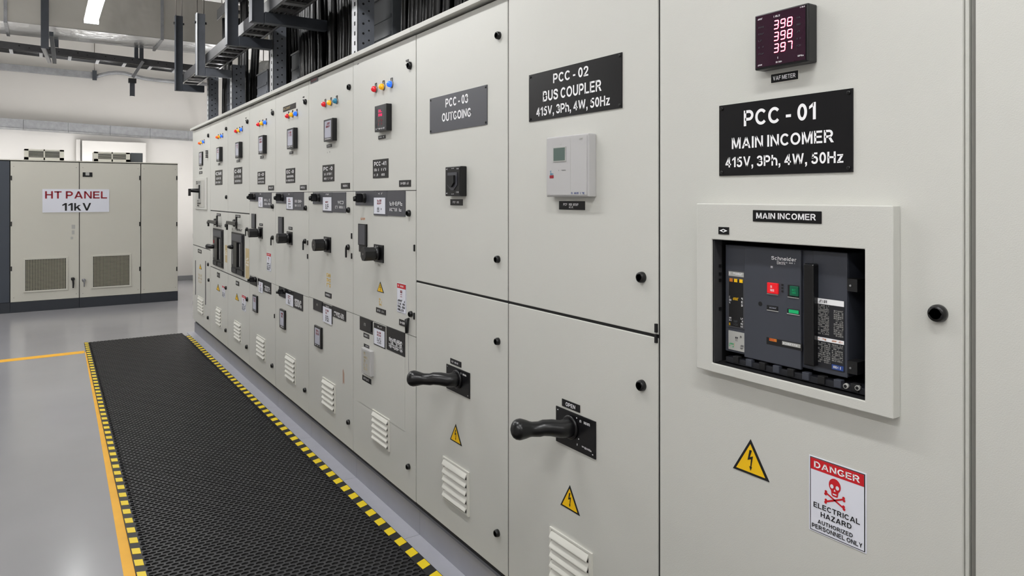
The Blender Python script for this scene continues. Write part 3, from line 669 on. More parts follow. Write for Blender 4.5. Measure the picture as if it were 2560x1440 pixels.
b = MB('void'); yc, zc = row(1780+425/3.5125, 600+560/3.5125, XB-.008); b.tube([(XB-.004, yc, zc), (XB-.0088, yc, zc)], .0052, 16); new('key_hole', b, brk)
q = MB('void')
for k in range(3): q.flat([(0,0),(1,0),(1,1),(0,1)], rmap(zb(608, 626, 385+k*28, 402+k*28, .009), dB+.0088), 'void')
new('printed_mark', q, brk)
bp('lower_slot', zb(478, 788, 852, 912, .009), .006, .0086, 'void')
bp('status_flag', zb(500, 565, 860, 884, .01), .006, .0094, 'orange_print', 'orange and red flag in the lower slot', 0, lambda q, r_, d_: scribble(q, sub(r_, 0, .7, .0, .9), d_, 1, 'red_print', 4, 3))
bp('serial_label', zb(615, 775, 888, 918, .01), .006, .0096, 'breaker_light', None, 0, lambda q, r_, d_: scribble(q, sub(r_, .05, .95, .15, .85), d_, 1, 'white_print', 4, 9))
hy = zb(800, 893, 205, 1075, .02)
bp('charging_handle', (hy[0], hy[1], f0[2]+.012, hy[3]), 0, .02, 'plastic_black', 'tall black charging handle', .003)
bp('right_column', (zb(893, 1195, 60, 100)[0], f0[1], f0[2]-.0, f0[3]), 0, .003, 'breaker', None, .002)
def specs(q, r_, d_):
    q.flat([(0,.92),(1,.92),(1,1),(0,1)], rmap(r_, d_), 'white_print'); scribble(q, sub(r_, .05, .38, .015, .07), d_+.0004, 1, 'black_print', 2, 5)
    scribble(q, sub(r_, .03, .45, .09, .52), d_, 17, 'breaker_light', 3, 8); scribble(q, sub(r_, .62, .98, .14, .52), d_, 14, 'breaker_light', 4, 5)
    q.flat([(0,.385),(1,.385),(1,.44),(0,.44)], rmap(r_, d_), 'white_print'); scribble(q, sub(r_, .05, .35, .57, .605), d_+.0004, 1, 'orange_print', 5, 4); scribble(q, sub(r_, .55, .95, .57, .605), d_+.0004, 1, 'orange_print', 6, 8)
    scribble(q, sub(r_, .03, .5, .63, .93), d_, 11, 'breaker_light', 7, 8); scribble(q, sub(r_, .55, .96, .63, .88), d_, 9, 'breaker_light', 8, 7)
    q.flat([(.55,.01),(.98,.01),(.98,.08),(.55,.08)], rmap(r_, d_), 'blue_print'); scribble(q, sub(r_, .6, .9, .93, .98), d_+.0004, 1, 'white_print', 9, 6)
bp('specification_label', zb(927, 1162, 508, 1110, .004), .003, .0045, 'breaker_dark', 'black and white label full of small print', 0, specs)
# gear below and beside the breaker
b = MB('breaker_dark'); b.box(XP+.0, XP+.12, h[1]+.012, h[0]-.02, h[2]+.003, h[2]+.0165)
for k in range(9):
    y = h[0]-.05-k*.037; b.box(XP-.004, XP+.01, y-.01, y+.006, h[2]+.006, h[2]+.0225, 'breaker' if k % 2 else 'void')
new('breaker_cradle', b, cub(9), bev=.001)
for (y, z) in ((.80, 1.13), (.825, 1.128)):
    b = MB('breaker_light'); b.tube([(XP+.0, y, z), (XP-.006, y, z)], [.006, .005], 12); b.tube([(XP-.0055, y, z), (XP-.0066, y, z)], [.0035, .0035], 12, 'void'); new('bolt', b, cub(9))
for z in (1.335, 1.165):
    b = MB('void'); b.box(XB-.004, XB+.03, f0[1]-.022, f0[1]-.0005, z-.012, z+.014); b.tube([(XB-.004, f0[1]-.008, z), (XB-.006, f0[1]-.008, z)], .0022, 8, 'galv'); new('side_clip', b, cub(9), label='black side clip of the breaker')

# ---- lever handles of PCC - 02 and PCC - 03
def lever(i, hub, knob, rk, plate_r):
    b = MB('black_plate'); fbox(b, plate_r, 0, .004)
    scribble(b, sub(plate_r, .62, .93, .1, .2), .0046, 1, 'white_print', 3, 6)
    if i == 8: scribble(b, sub(plate_r, .55, .92, .78, .86), .0046, 1, 'white_print', 5, 6)
    for a, c in ((.06, .08), (.55, .1), (.94, .9), (.6, .65)): b.flat([(0,0),(1,0),(1,1),(0,1)], rmap(sub(plate_r, a-.012, a+.012, c-.014, c+.014), .0046), 'white_print')
    pl_ = new('handle_plate', b, cub(i), bev=.0012, label='black square handle plate with white marks')
    from mathutils import Vector
    h0 = Vector((XP-.004, hub[0], hub[1])); k1 = Vector(knob); c = Vector((XP-.045, hub[0]+.004, hub[1]))
    dr = (k1-c).normalized(); L = (k1-c).length
    b = MB('plastic_black'); b.tube([h0, h0+Vector((-.008,0,0)), h0+Vector((-.010,0,0))], [.037, .037, .033], 28)
    new('collar', b, cub(i))
    P = [h0, h0+Vector((-.018,0,0)), h0+Vector((-.034,.001,0)), c, c+dr*L*.22, c+dr*L*.42, c+dr*L*.52, c+dr*L*.62, c+dr*L*.70, c+dr*L*.76, c+dr*L*.84, c+dr*L*.95, k1, k1+dr*rk*.35, k1+dr*rk*.6, k1+dr*rk*.78, k1+dr*rk*.88]
    Rr = [.030, .029, .0275, .0265, .0255, .0245, 0.0235, .0228, .0225, .0240, rk*.86, rk*.97, rk, rk*.93, rk*.76, rk*.48, rk*.1]
    P = [p + Vector((0, 0, (.004 if 3 < n < 6 else 0))) for n, p in enumerate(P)]
    b = MB('plastic_black'); b.tube(P, Rr, 28); new('lever_handle', b, cub(i), label='black lever handle with a round knob end')
y8, z8 = row(1424, 1068, XP-.01)
lever(8, (y8, z8), (1.218, y8+.055, z8+.006), .0325, rr(1390, 1489, 1014, 1102, .003))
y7, z7 = row(1141, 948, XP-.01)
lever(7, (y7, z7), (1.228, y7+.095, z7+.003), .0315, rr(1116, 1174, 909, 970, .003))

# ---- warning triangles
def tri(i, p, m='yellow_print', border=.1, detail=True):
    P = [row(*q) for q in p]; cy = sum(q[0] for q in P)/3; cz = sum(q[1] for q in P)/3
    zl = (P[0][1]+P[2][1])/2; P = [(P[0][0], zl), (P[1][0], P[1][1]), (P[2][0], zl)]
    b = MB('black_print' if detail else m); b.prism(P, lambda y, z, t: (XP-.0012*t, y, z))
    if detail:
        k = 1-border*2.0; cz2 = zl+(P[1][1]-zl)/3
        b.flat([(cy+(y-cy)*k, cz2+(z-cz2)*k) for y, z in P], lambda y, z: (XP-.0018, y, z), m)
        w = (P[0][0]-P[2][0]); hh = P[1][1]-zl
        bolt = [(.03,.66),(-.05,.36),(.05,.40),(.015,.2),(.05,.22),(-.01,.1),(-.035,.25),(-.01,.22),(.0,.30),(-.125,.26),(-.06,.70)]
        bolt = [(-.02,.70),(-.075,.40),(.02,.45),(.0,.235),(-.03,.25),(.005,.12),(.05,.235),(.03,.235),(.075,.55),(-.01,.50),(.045,.70)]
        b.flat([(cy-a*w, zl+c*hh) for a, c in bolt], lambda y, z: (XP-.0024, y, z), 'black_print')
    return new('warning_sticker', b, cub(i), label='yellow triangle warning sticker with black bolt')
tri(9, [(1833, 1168), (1877, 1098), (1924, 1207)]); tri(8, [(1401.7, 1261), (1425, 1213), (1450, 1290)]); tri(7, [(1125.6, 1098), (1139.7, 1060), (1155, 1115.6)])
tri(6, [(943, 728), (951, 704), (960, 733)]); tri(2, [(588, 749), (592.5, 733), (597.5, 752)]); tri(1, [(541, 725), (545.5, 710), (550, 728)]); tri(0, [(498, 672), (501, 660), (504.5, 673)])
for (i, u0, u1, v0, v1, m) in [(6, 948, 955, 744, 764, 'yellow_print'), (5, 817, 827, 681, 718, 'yellow_print'), (6, 902, 914, 543, 551, 'orange_print'), (2, 614, 623, 620, 695, 'tan_print'), (1, 563, 568, 612, 655, 'tan_print'), (0, 496, 505, 682, 706, 'tan_print')]:
    r = rr(u0, u1, v0, v1); b = MB('cabinet'); 
    if m == 'tan_print' and i != 0: fbox(b, r, 0, .0008, m); scribble(b, sub(r, .1, .9, .3, .6), .0012, 3, 'white_print', 2, 2)
    else: fbox(b, r, 0, .0006); scribble(b, r, .001, 3 if v1-v0 > 15 else 1, m, int(u0), 3)
    new('sticker', b, cub(i), label='small worn ' + m.split('_')[0] + ' sticker')

# ---- danger notices
def danger(i, r, full):
    b = MB('white_plate'); fbox(b, r, 0, .0012); t = .0018
    b.flat([(0,.0),(1,0),(1,1),(0,1)], rmap(sub(r, .02, .98, .012, .988), t-.0003), 'black_print'); b.flat([(0,.0),(1,0),(1,1),(0,1)], rmap(sub(r, .035, .965, .022, .978), t), 'white_plate')
    b.flat([(0,.0),(1,0),(1,1),(0,1)], rmap(sub(r, .035, .965, .022, .172), t+.0004), 'red_print')
    if full:
        b.text('DANGER', rmap(sub(r, .1, .9, .055, .14), t+.0008), 'white_print', .03)
        b.text('ELECTRICAL', rmap(sub(r, .09, .9, .60, .668), t+.0008), 'black_print', .012); b.text('HAZARD', rmap(sub(r, .22, .76, .70, .768), t+.0008), 'black_print', .012)
        b.text('AUTHORIZED', rmap(sub(r, .165, .78, .815, .868), t+.0008), 'black_print', .006); b.text('PERSONNEL ONLY', rmap(sub(r, .06, .94, .89, .948), t+.0008), 'black_print', .006)
        w = r[0]-r[1]; cy, cz = (r[0]+r[1])/2 + w*.03, r[3]-(r[3]-r[2])*.295
        ell = lambda y, z, a, c, n=20: [(y+a*math.cos(k*2*math.pi/n), z+c*math.sin(k*2*math.pi/n)) for k in range(n)]
        P = lambda dd: (lambda y, z: (XP-dd, y, z))
        b.flat(ell(cy, cz, w*.105, w*.118), P(t+.0004), 'red_print')
        b.flat([(cy-w*.07, cz-w*.06), (cy+w*.07, cz-w*.06), (cy+w*.055, cz-w*.165), (cy+w*.033, cz-w*.18), (cy-w*.033, cz-w*.18), (cy-w*.055, cz-w*.165)], P(t+.0005), 'red_print')
        for s in (-1, 1): b.flat(ell(cy+s*w*.048, cz-w*.02, w*.03, w*.034), P(t+.0009), 'white_plate')
        b.flat([(cy, cz-w*.055), (cy+w*.018, cz-w*.09), (cy-w*.018, cz-w*.09)], P(t+.0009), 'white_plate'); b.flat([(cy-w*.035, cz-w*.13), (cy+w*.035, cz-w*.13), (cy+w*.03, cz-w*.15), (cy-w*.03, cz-w*.15)], P(t+.0009), 'white_plate')
        zc_ = cz-w*.235
        for s in (-1, 1):
            y0, y1 = cy-w*.15, cy+w*.15; z0, z1 = zc_+s*w*.07, zc_-s*w*.07; n = w*.016
            b.flat([(y0, z0-n), (y1, z1-n), (y1, z1+n), (y0, z0+n)], P(t+.0006), 'red_print')
            for (yy_, zz_, q) in ((y0, z0, s), (y1, z1, -s)):
                e_ = 1 if yy_ > cy else -1
                b.flat(ell(yy_+e_*w*.005, zz_+w*.022, w*.024, w*.024, 10), P(t+.0007), 'red_print'); b.flat(ell(yy_+e_*w*.012, zz_-w*.018, w*.024, w*.024, 10), P(t+.0008), 'red_print')
    else:
        scribble(b, sub(r, .12, .88, .05, .14), t+.0008, 1, 'white_print', 3, 6); scribble(b, sub(r, .38, .62, .22, .48), t+.0008, 2, 'dark_red_print', 4, 1); scribble(b, sub(r, .1, .9, .54, .95), t+.0008, 4, 'black_print', 6, 6)
    return new('danger_notice', b, cub(i), label='white notice headed DANGER on red' if full else 'narrow white danger notice with red head')
danger(9, (.9105, .783, .7992, .9602), 1)
danger(6, rr(993, 1016, 706, 779), 0); danger(3, rr(667, 678, 631, 676), 0); danger(2, rr(605, 615, 735.6, 775), 0); danger(1, rr(555.6, 563, 713, 741), 0)

# ---- louvres
def louvre(i, u0, u1, v0, v1, n=5):
    r = rr(u0, u1, v0, v1, .004); b = MB('louvre'); e = .007
    o = None
    for q in (sub(r, 0, 1, 0, .035), sub(r, 0, 1, .965, 1), sub(r, 0, .05, .035, .965), sub(r, .93, 1, .035, .965)): fbox(b, q, 0, .006)
    fbox(b, sub(r, .05, .93, .035, .965), 0, .0006, 'gasket'); o = new('louvre_vent', b, cub(i), bev=.001 if i > 5 else 0)
    zh, zl = r[3]-(r[3]-r[2])*.04, r[2]+(r[3]-r[2])*.04; p = (zh-zl)/n; ya, yb_ = r[0]-(r[0]-r[1])*.04, r[1]+(r[0]-r[1])*.075
    for k in range(n):
        z1 = zh-k*p; s = MB('louvre')                # curved hood: starts flush at the top, stands proud at the bottom
        pr = [(0, 0), (.004, .12), (.0085, .36), (.0125, .60), (.0135, .72), (.0115, .76), (.0105, .70), (.007, .5), (.003, .25), (0, .14)]
        s.prism([(a, z1-c*p) for a, c in pr], lambda a, z, t: (XP-.001-a, ya+(yb_-ya)*t, z)); new('slat', s, o)
    return o
louvre(7, 1107, 1172, 1139.4, 1244); r7 = rr(1107, 1172, 1139.4, 1244); 
zt7, zb7 = r7[3], r7[2]
def vz(u, z): return VH-(z-H)*F/(F*XP/(ca*(u-110)))
louvre(8, 1374.5, 1480, 1315.6, vz(1374.5, zb7))
louvre(6, 931, 973, 1022, 1099); louvre(5, 806, 837.5, 941.7, 1011); louvre(4, 714, 738.5, 883, 944); louvre(3, 642, 663, 836, 889); louvre(2, 586, 602.7, 800, 846); louvre(1, 540.7, 552.7, 766.7, 811); louvre(0, 495, 509.6, 739, 779)

# ---- grey controller on PCC - 02 and black selector on PCC - 03
d = .03; r = rr(1365.7, 1471.6, 344.7, 492, d); b = MB('controller'); fbox(b, r, 0, d)
o = new('controller_box', b, cub(8), bev=.003, label='light grey controller box with small green screen')
b = MB('controller'); fbox(b, sub(r, .03, .97, .03, .97), d, d+.002); fbox(b, sub(r, .6, .605, .05, .95), d+.002, d+.0023, 'breaker_light')
scribble(b, sub(r, .62, .93, .92, .965), d+.0026, 1, 'blue_print', 3, 9); scribble(b, sub(r, .32, .5, .555, .575), d+.0026, 1, 'black_print', 5, 6); scribble(b, sub(r, .3, .4, .13, .155), d+.0026, 1, 'breaker_light', 5, 5); scribble(b, sub(r, .8, .92, .06, .1), d+.0026, 1, 'breaker_light', 6, 5)
scribble(b, sub(r, .11, .2, .56, .64), d+.0026, 2, 'lamp_teal', 7, 2); b.flat([(0,0),(1,0),(1,1),(0,1)], rmap(sub(r, .1, .2, .64, .69), d+.0026), 'dark_red_print'); new('cover', b, o)
b = MB('controller'); s = sub(r, .19, .5, .18, .42); fbox(b, s, d+.002, d+.004, 'breaker_light'); fbox(b, sub(s, .06, .94, .05, .93), d+.004, d+.0044, 'lcd'); new('screen', b, o)
d = .028; r = rr(1113, 1151.5, 417.6, 490.6, d); b = MB('plastic_black'); fbox(b, r, 0, d); o = new('selector_switch', b, cub(7), bev=.003, label='black rectangular selector with grey knob outline')
b = MB('breaker_dark'); fbox(b, sub(r, .05, .95, .04, .96), d, d+.001, 'black_plate')
s = sub(r, .2, .8, .2, .8); cy = (s[0]+s[1])/2
b.prism([(s[0], s[3]), (s[0], s[2]+.02), (cy+.012, s[2]), (cy-.012, s[2]), (s[1], s[2]+.02), (s[1], s[3])], lambda y, z, t: (XP-d-.001-.002*t, y, z), 'grey_plate')
b.prism([(s[0]-.009, s[3]-.012), (s[0]-.009, s[2]+.028), (cy+.006, s[2]+.012), (cy-.004, s[2]+.012), (s[1]+.012, s[2]+.03), (s[1]+.012, s[3]-.012)], lambda y, z, t: (XP-d-.003-.009*t, y, z), 'void')
for q in ((.08, .2, .06, .11), (.42, .6, .05, .08), (.76, .9, .06, .11), (.08, .2, .88, .93), (.42, .6, .91, .94), (.74, .9, .83, .9)): scribble(b, sub(r, *q), d+.0016, 1, 'white_print', int(q[0]*50), 2)
new('knob_face', b, o)

# ---- interlock strips (black plates with a white label) on the nearer outgoing cubicles
def strip(i, left, midd, right, white, knob, seed, lower=False):
    b = MB('grey_plate' if not lower else 'black_plate')
    rl, rm, rt = rr(*left), rr(*midd), rr(*right)
    fbox(b, rl, 0, .003); fbox(b, rm, 0, .0034); fbox(b, rt, 0, .003, 'grey_plate' if not lower else 'black_plate')
    scribble(b, sub(rt, .15, .88, .4, .62), .0042, 1, 'white_print', seed, 5); scribble(b, sub(rt, .15, .92, .66, .84), .0042, 1 if not lower else 2, 'white_print', seed+1, 8)
    if lower: scribble(b, sub(rt, .2, .9, .38, .9), .0046, 3, 'white_print', seed+2, 6)
    scribble(b, sub(rm, .35, .7, .06, .16), .0042, 1, 'white_print', seed+3, 3)
    o = new('interlock_plate', b, cub(i), label='black stepped plate with white label and white print')
    w = MB('white_plate'); rw = rr(*white); fbox(w, rw, .003, .0044); scribble(w, sub(rw, .3, .7, .1, .45), .005, 2, 'dark_red_print', seed, 2); scribble(w, sub(rw, .3, .72, .5, .9), .005, 3, 'black_print', seed+4, 2)
    new('white_label', w, o)
    if knob:
        y, z = row(knob[0], knob[1], XP-.03); s = knob[2]; k = MB('plastic_black')
        k.tube([(XP-.003, y, z), (XP-.018, y, z), (XP-.02, y, z)], [s*1.1, s, s*.8], 14); k.box(XP-.05, XP-.02, y-s*.3, y+s*.3, z-s*.95, z+s*.95)
        k.tube([(XP-.05, y+.003, z-s*.15), (XP-.062, y+.008, z-s*.2)], [s*.62, s*.5], 10)
        new('selector_knob', k, cub(i), bev=.001, label='small black selector knob on the interlock plate')
        k = MB('breaker_dark'); k.box(XP-.012, XP-.0032, rl[0]-.002, y+.01 if y+.01 < rl[0]-.01 else rl[0]-.04, rl[2]+.006, rl[3]-.006)
strip(6, (890, 936, 478, 513), (935.5, 969, 478, 538), (969, 1014.3, 478, 539), (936.7, 964.7, 494, 534), (899, 495, .024), 21)
strip(5, (783, 808, 481, 510), (808, 831.4, 481, 530), (831.4, 865.5, 481, 530), (809, 830, 493, 526), (786, 494, .024), 31)
strip(4, (691, 716.7, 481, 508), (716.7, 735, 481, 524), (735, 760, 481, 524.5), (717.8, 733.3, 493, 522), (697, 493.5, .025), 41)
strip(3, (625.5, 646.7, 481, 503), (646.7, 659, 481, 518), (659, 679.3, 481, 519), (647.5, 657.8, 493, 517), (628, 492, .024), 51)
strip(6, (900.6, 933, 791, 823.5), (936, 964.7, 806, 860), (967.4, 1013, 815.4, 872), (937, 963, 819, 858), None, 61, True)
strip(5, (784, 807.5, 746.4, 773), (808, 831.4, 757, 800), (831.6, 865.5, 764.5, 790), (809, 830.5, 765, 803), None, 71, True)
strip(4, (698, 715.6, 714.5, 739), (715.6, 734, 722, 740), (734.4, 757.8, 728, 768), (716, 734, 732, 759), (703, 729, .018), 81, True)
strip(3, (625.6, 643, 689, 709), (645.6, 659, 695.6, 712), (659, 678.4, 700, 728), (648, 658, 703, 729), (630, 699, .02), 91, True)
# dark stray grip on left plates of the lower strips
for (i, u0, u1, v0, v1) in [(6, 903, 928, 795, 820), (5, 786, 805, 750, 768)]:
    r = rr(u0, u1, v0, v1, .005); b = MB('black'); fbox(b, r, .003, .006); scribble(b, sub(r, .3, .7, .3, .7), .0066, 1, 'breaker_light', 3, 2); new('window_cover', b, cub(i))
# vertical dark grips
for (i, u0, u1, v0, v1) in [(6, 895, 915, 559, 612), (4, 695, 706.6, 541.5, 586), (3, 628, 637.8, 534, 570)]:
    r = rr(u0, u1, v0, v1, .008); b = MB('grey_plate'); fbox(b, r, 0, .008, 'black_plate'); fbox(b, sub(r, .12, .88, .04, .96), .008, .0095, 'grey_plate')
    if i == 6: fbox(b, (r[0]-.006, r[1]+.004, r[2]-.035, r[2]), 0, .006, 'black_plate'); b.flat([(.4,.1),(.7,.1),(.55,.8)], rmap((r[0]-.006, r[1]+.004, r[2]-.03, r[2]-.01), .0066), 'white_print')
    new('sliding_cover', b, cub(i), bev=.001, label='tall narrow dark cover strip')
# rotary switches with block knobs
def rotary(i, pu0, pu1, pv0, pv1, ku0, ku1, kv0, kv1, dep):
    r = rr(pu0, pu1, pv0, pv1); b = MB('black_plate'); fbox(b, r, 0, .006); scribble(b, sub(r, .2, .5, .06, .16), .0066, 1, 'white_print', 3, 3); o = new('rotary_switch', b, cub(i), bev=.001, label='black rotary switch with a deep block knob')
    y, z = (r[0]+r[1])/2, (r[2]+r[3])/2; s = (r[3]-r[2])*.40
    b = MB('plastic_black'); b.tube([(XP-.006, y, z), (XP-.03, y, z)], [s*1.0, s*.92], 20); new('collar', b, o)
    b = MB('plastic_black'); P = [(s*math.cos(t+math.pi/8)*1.02, s*math.sin(t+math.pi/8)*1.02) for t in [k*math.pi/4 for k in range(8)]]
    b.prism(P, lambda a, c, t: (XP-.03-(dep-.03)*t, y+a, z+c)); b.tube([(XP-dep, y, z), (XP-dep-.002, y, z)], s*.16, 8, 'steel'); new('knob', b, o, bev=.003)
    b = MB('cabinet_body'); fbox(b, (y+.02, y-.02, r[2]-.024, r[2]-.006), 0, .001); scribble(b, (y+.012, y-.012, r[2]-.02, r[2]-.01), .0016, 1, 'black_print', 3, 3); new('tag_plate', b, cub(i), label='grey tag below the rotary switch')
rotary(6, 937, 960, 610, 653, 0, 0, 0, 0, .085); rotary(5, 811.6, 828, 591, 629, 0, 0, 0, 0, .085); rotary(4, 718.5, 731.5, 578, 610, 0, 0, 0, 0, .085); rotary(3, 647, 657, 567, 595, 0, 0, 0, 0, .09)

# ---- breaker windows of the two far narrow cubicles
for (i, u0, u1, v0, v1, kb) in [(2, 578.5, 609.5, 579.5, 680.5, (574, 597, 546, 566)), (1, 532.5, 557.5, 570, 661.7, (527, 548, 543, 563))]:
    r = rr(u0, u1, v0, v1, .006); b = MB('black'); fbox(b, r, 0, .006)
    o = new('breaker_window', b, cub(i), bev=.001, label='tall dark breaker window')
    b = MB('breaker_dark'); fbox(b, sub(r, .06, .94, .03, .84), .006, .012); fbox(b, sub(r, .42, .66, .22, .80), .012, .03, 'plastic_black'); fbox(b, sub(r, .72, .76, .25, .78), .012, .013, 'breaker_light')
    fbox(b, sub(r, .14, .17, .4, .78), .012, .013, 'breaker_light'); fbox(b, sub(r, .1, .9, .03, .2), .012, .016, 'grey_plate')
    scribble(b, sub(r, .1, .36, .3, .42), .0136, 1, 'red_print' if i == 1 else 'white_print', 4, 2); new('breaker_front', b, o)
    b = MB('breaker_dark')
    for q in ((.06, .45), (.52, .94)): fbox(b, sub(r, q[0], q[1], .87, .97), .006, .014)
    new('lower_cover', b, o)
    # latch handle above
    y0, y1, z0, z1 = rr(*kb, .02); b = MB('plastic_black'); ym = (y0+y1)/2; zm = (z0+z1)/2
    b.tube([(XP, ym, zm), (XP-.03, ym, zm)], [.035, .03], 14); b.box(XP-.05, XP-.03, y1, y0, zm-.016, zm+.014); b.box(XP-.045, XP-.032, y1-.004, y1+.02, zm-.04, z1+.025)
    b.box(XP-.05, XP-.035, y0-.012, y0+.012, z0-.03 if i == 2 else z0-.01, zm); new('latch_handle', b, cub(i), bev=.002, label='black winged latch handle above the breaker window')
    y, z = row(u0+4, v0-8); b = MB('black_print'); scribble(b, rr(u0+2, u1-3, v0-11, v0-4), .0008, 1, 'black_print', 5, 7); new('printed_mark', b, cub(i))
y, z = row(527, 616, XP-.03); b = MB('plastic_black'); b.tube([(XP, y-.05, z), (XP-.03, y-.04, z), (XP-.055, y+.02, z), (XP-.055, y+.05, z-.003)], [.018, .02, .024, .012], 12); new('lever_handle', b, cub(1), label='short black lever beside the breaker window')
y, z = row(576, 617, XP-.03); b = MB('plastic_black'); b.tube([(XP, y-.03, z), (XP-.03, y-.02, z), (XP-.05, y, z)], [.018, .02, .012], 12); new('lever_handle', b, cub(2), label='short black lever beside the breaker window')
# corner cubicle: framed T handle
r = rr(486.5, 515.6, 447, 522, .012); b = MB('cabinet')
fbox(b, r, 0, .012); fbox(b, sub(r, .12, .86, .06, .94), .012, .016, 'cabinet_body'); fbox(b, sub(r, .34, .6, .12, .8), .016, .02, 'breaker_light'); scribble(b, sub(r, .3, .62, .7, .92), .0206, 3, 'black_print', 3, 2); scribble(b, sub(r, .2, .6, .08, .2), .0206, 2, 'grey_plate', 4, 3)
new('handle_frame', b, cub(0), bev=.003, label='raised grey frame carrying the T handle')
y, z = row(499, 479, XP-.02); b = MB('plastic_black'); b.box(XP-.03, XP-.016, y-.02, y+.014, z-.075, z+.07); b.tube([(XP-.02, y, z+.01), (XP-.11, y+.02, z+.012)], [.024, .018], 12); b.box(XP-.125, XP-.105, y-.005, y+.045, z-.045, z+.03); new('t_handle', b, cub(0), bev=.003, label='black T handle standing out from the corner')
b = MB('black')
for k in range(4): b.box(XP-.02, XP, *(lambda q: (q[0]-.022-(.006 if k % 2 else 0), q[0]+.014))(row(519, 378+k*5)), row(519, 378+k*5)[1]-.006, row(519, 378+k*5)[1]+.007)
new('terminal_block', b, cub(0), bev=.001)
r = rr(487, 516, 650, 735); b = MB('steel'); fbox(b, sub(r, .06, .1, 0, 1), 0, .003, 'grey_plate'); fbox(b, sub(r, .92, .96, -.1, 1.1), 0, .003, 'grey_plate'); new('cover_strip', b, cub(0))
# other small marks
b = MB('black_plate'); r = rr(708, 740, 268, 281); fbox(b, r, 0, .001); scribble(b, sub(r, .05, .6, .2, .8), .0016, 1, 'tan_print', 4, 5); new('sticker', b, cub(4), label='dark scuffed sticker above the lamps')
b = MB('dark_red_print'); r = rr(776.6, 795.6, 197, 211); fbox(b, r, 0, .001, 'grey_plate'); scribble(b, sub(r, .1, .9, .2, .8), .0016, 1, 'dark_red_print', 4, 5); new('sticker', b, cub(5), label='purple grey corner tag')
for (i, u0, u1, v0, v1) in [(6, 893, 898, 159, 163.5), (4, 692, 702, 234, 240), (3, 627, 634, 264, 270), (2, 574, 579, 284, 293), (5, 818, 826, 379, 384)]:
    b = MB('grey_plate'); scribble(b, rr(u0, u1, v0, v1), .0008, 1, 'grey_plate', i, 3); new('printed_mark', b, cub(i))
for (i, u, v) in [(6, 1018, 160), (4, 759, 249), (3, 679, 280), (2, 615, 300)]:
    b = MB('black')
    for q in (-.006, .012): y, z = row(u, v); b.box(XP-.003, XP, y-.016, y+.01, z+q, z+q+.007)
    new('lock_marks', b, cub(i))
y, z = row(859, 942); b = MB('rust'); b.flat([(y+.014, z+.03), (y+.004, z+.045), (y-.012, z+.02), (y-.014, z-.04), (y-.002, z-.03), (y+.012, z-.045)], lambda a, c: (XP-.0006, a, c)); new('stain', b, cub(5), label='brown stain near the louvre')
r = rr(897, 1012.5, 832, 1003); b = MB('cabinet'); fbox(b, (r[0], r[1], r[2], .885), 0, .0016); new('cover_plate', b, cub(6), bev=.0006, label='thin cleaner cover plate on the lower door')

# ------------------------------------------------------------------ far cabinets (11 kV line-up)
YH = 11.2
def hx(u): return planeY(u, 500, YH)[0]
HZ0, HZ1 = .135, 1.985
def hbox(mb, u0, u1, v0, v1, t0, t1, m=None):
    x0, z1 = planeY(u0, v0, YH-t1); _, z0 = planeY(u0, v1, YH-t1); x1, _ = planeY(u1, v0, YH-t1)
    return mb.box(x0, x1, YH-t1, YH-t0, z0, z1, m)
HXS = [hx(-75), hx(25), hx(198.5), hx(352), hx(445)]
HL = ['dark blue-grey floor cabinet at the left edge beside the 11kV cabinets', 'light grey 11kV cabinet with black pull handle and left-hand mesh vent', 'light grey 11kV cabinet with small black tag and right-hand mesh vent', 'plain light grey cabinet without vent at the right end of the 11kV line-up']
HT = []
for k in range(4):
    x0, x1 = HXS[k]+.001, HXS[k+1]-.001; c = thing('ht_cabinet' if 0 else 'high_voltage_cabinet', ((x0+x1)/2, YH+.5, 0), HL[k], 'cabinet'); HT.append(c)
    m = 'navy' if k == 0 else 'ht_cabinet'
    new('base', MB('black_base').box(x0, x1, YH+.004, YH+1.0, 0, HZ0), c, bev=.002); new('body', MB(m).box(x0, x1, YH+.02, YH+1.0, HZ0, HZ1), c)
    new('door', MB(m).box(x0+.004, x1-.004, YH, YH+.018, HZ0+.004, HZ1-.012), c, bev=.002)
    new('gasket', MB('gasket').box(x0+.0005, x1-.0005, YH+.0182, YH+.0198, HZ0+.002, HZ1-.004), c)
    new('top_cover', MB(m if k else 'ht_cabinet').box(x0, x1, YH-.004, YH+1.0, HZ1, HZ1+.012), c)
def grille(c, u0, u1, v0, v1):
    x0, z1 = planeY(u0, v0, YH-.012); _, z0 = planeY(u0, v1, YH-.012); x1, _ = planeY(u1, v0, YH-.012); e = .022
    b = MB('ht_cabinet')
    for q in ((x0, x1, z1-e, z1), (x0, x1, z0, z0+e), (x0, x0+e, z0+e, z1-e), (x1-e, x1, z0+e, z1-e)): b.box(q[0], q[1], YH-.012, YH, q[2], q[3])
    b.box(x0+e, x1-e, YH-.002, YH, z0+e, z1-e, 'gasket'); o = new('vent_grille', b, c, bev=.002)
    w = MB('wire_mesh'); n = 26
    for k in range(1, n): x = x0+e+(x1-x0-2*e)*k/n; w.box(x-.0028, x+.0028, YH-.007, YH-.004, z0+e, z1-e)
    for k in range(1, 24): z = z0+e+(z1-z0-2*e)*k/24; w.box(x0+e, x1-e, YH-.009, YH-.007, z-.0026, z+.0026)
    q = new('wire_mesh', w, o); q['kind'] = 'stuff'
grille(HT[1], 58, 170, 646, 732); grille(HT[2], 228, 328, 638, 722)
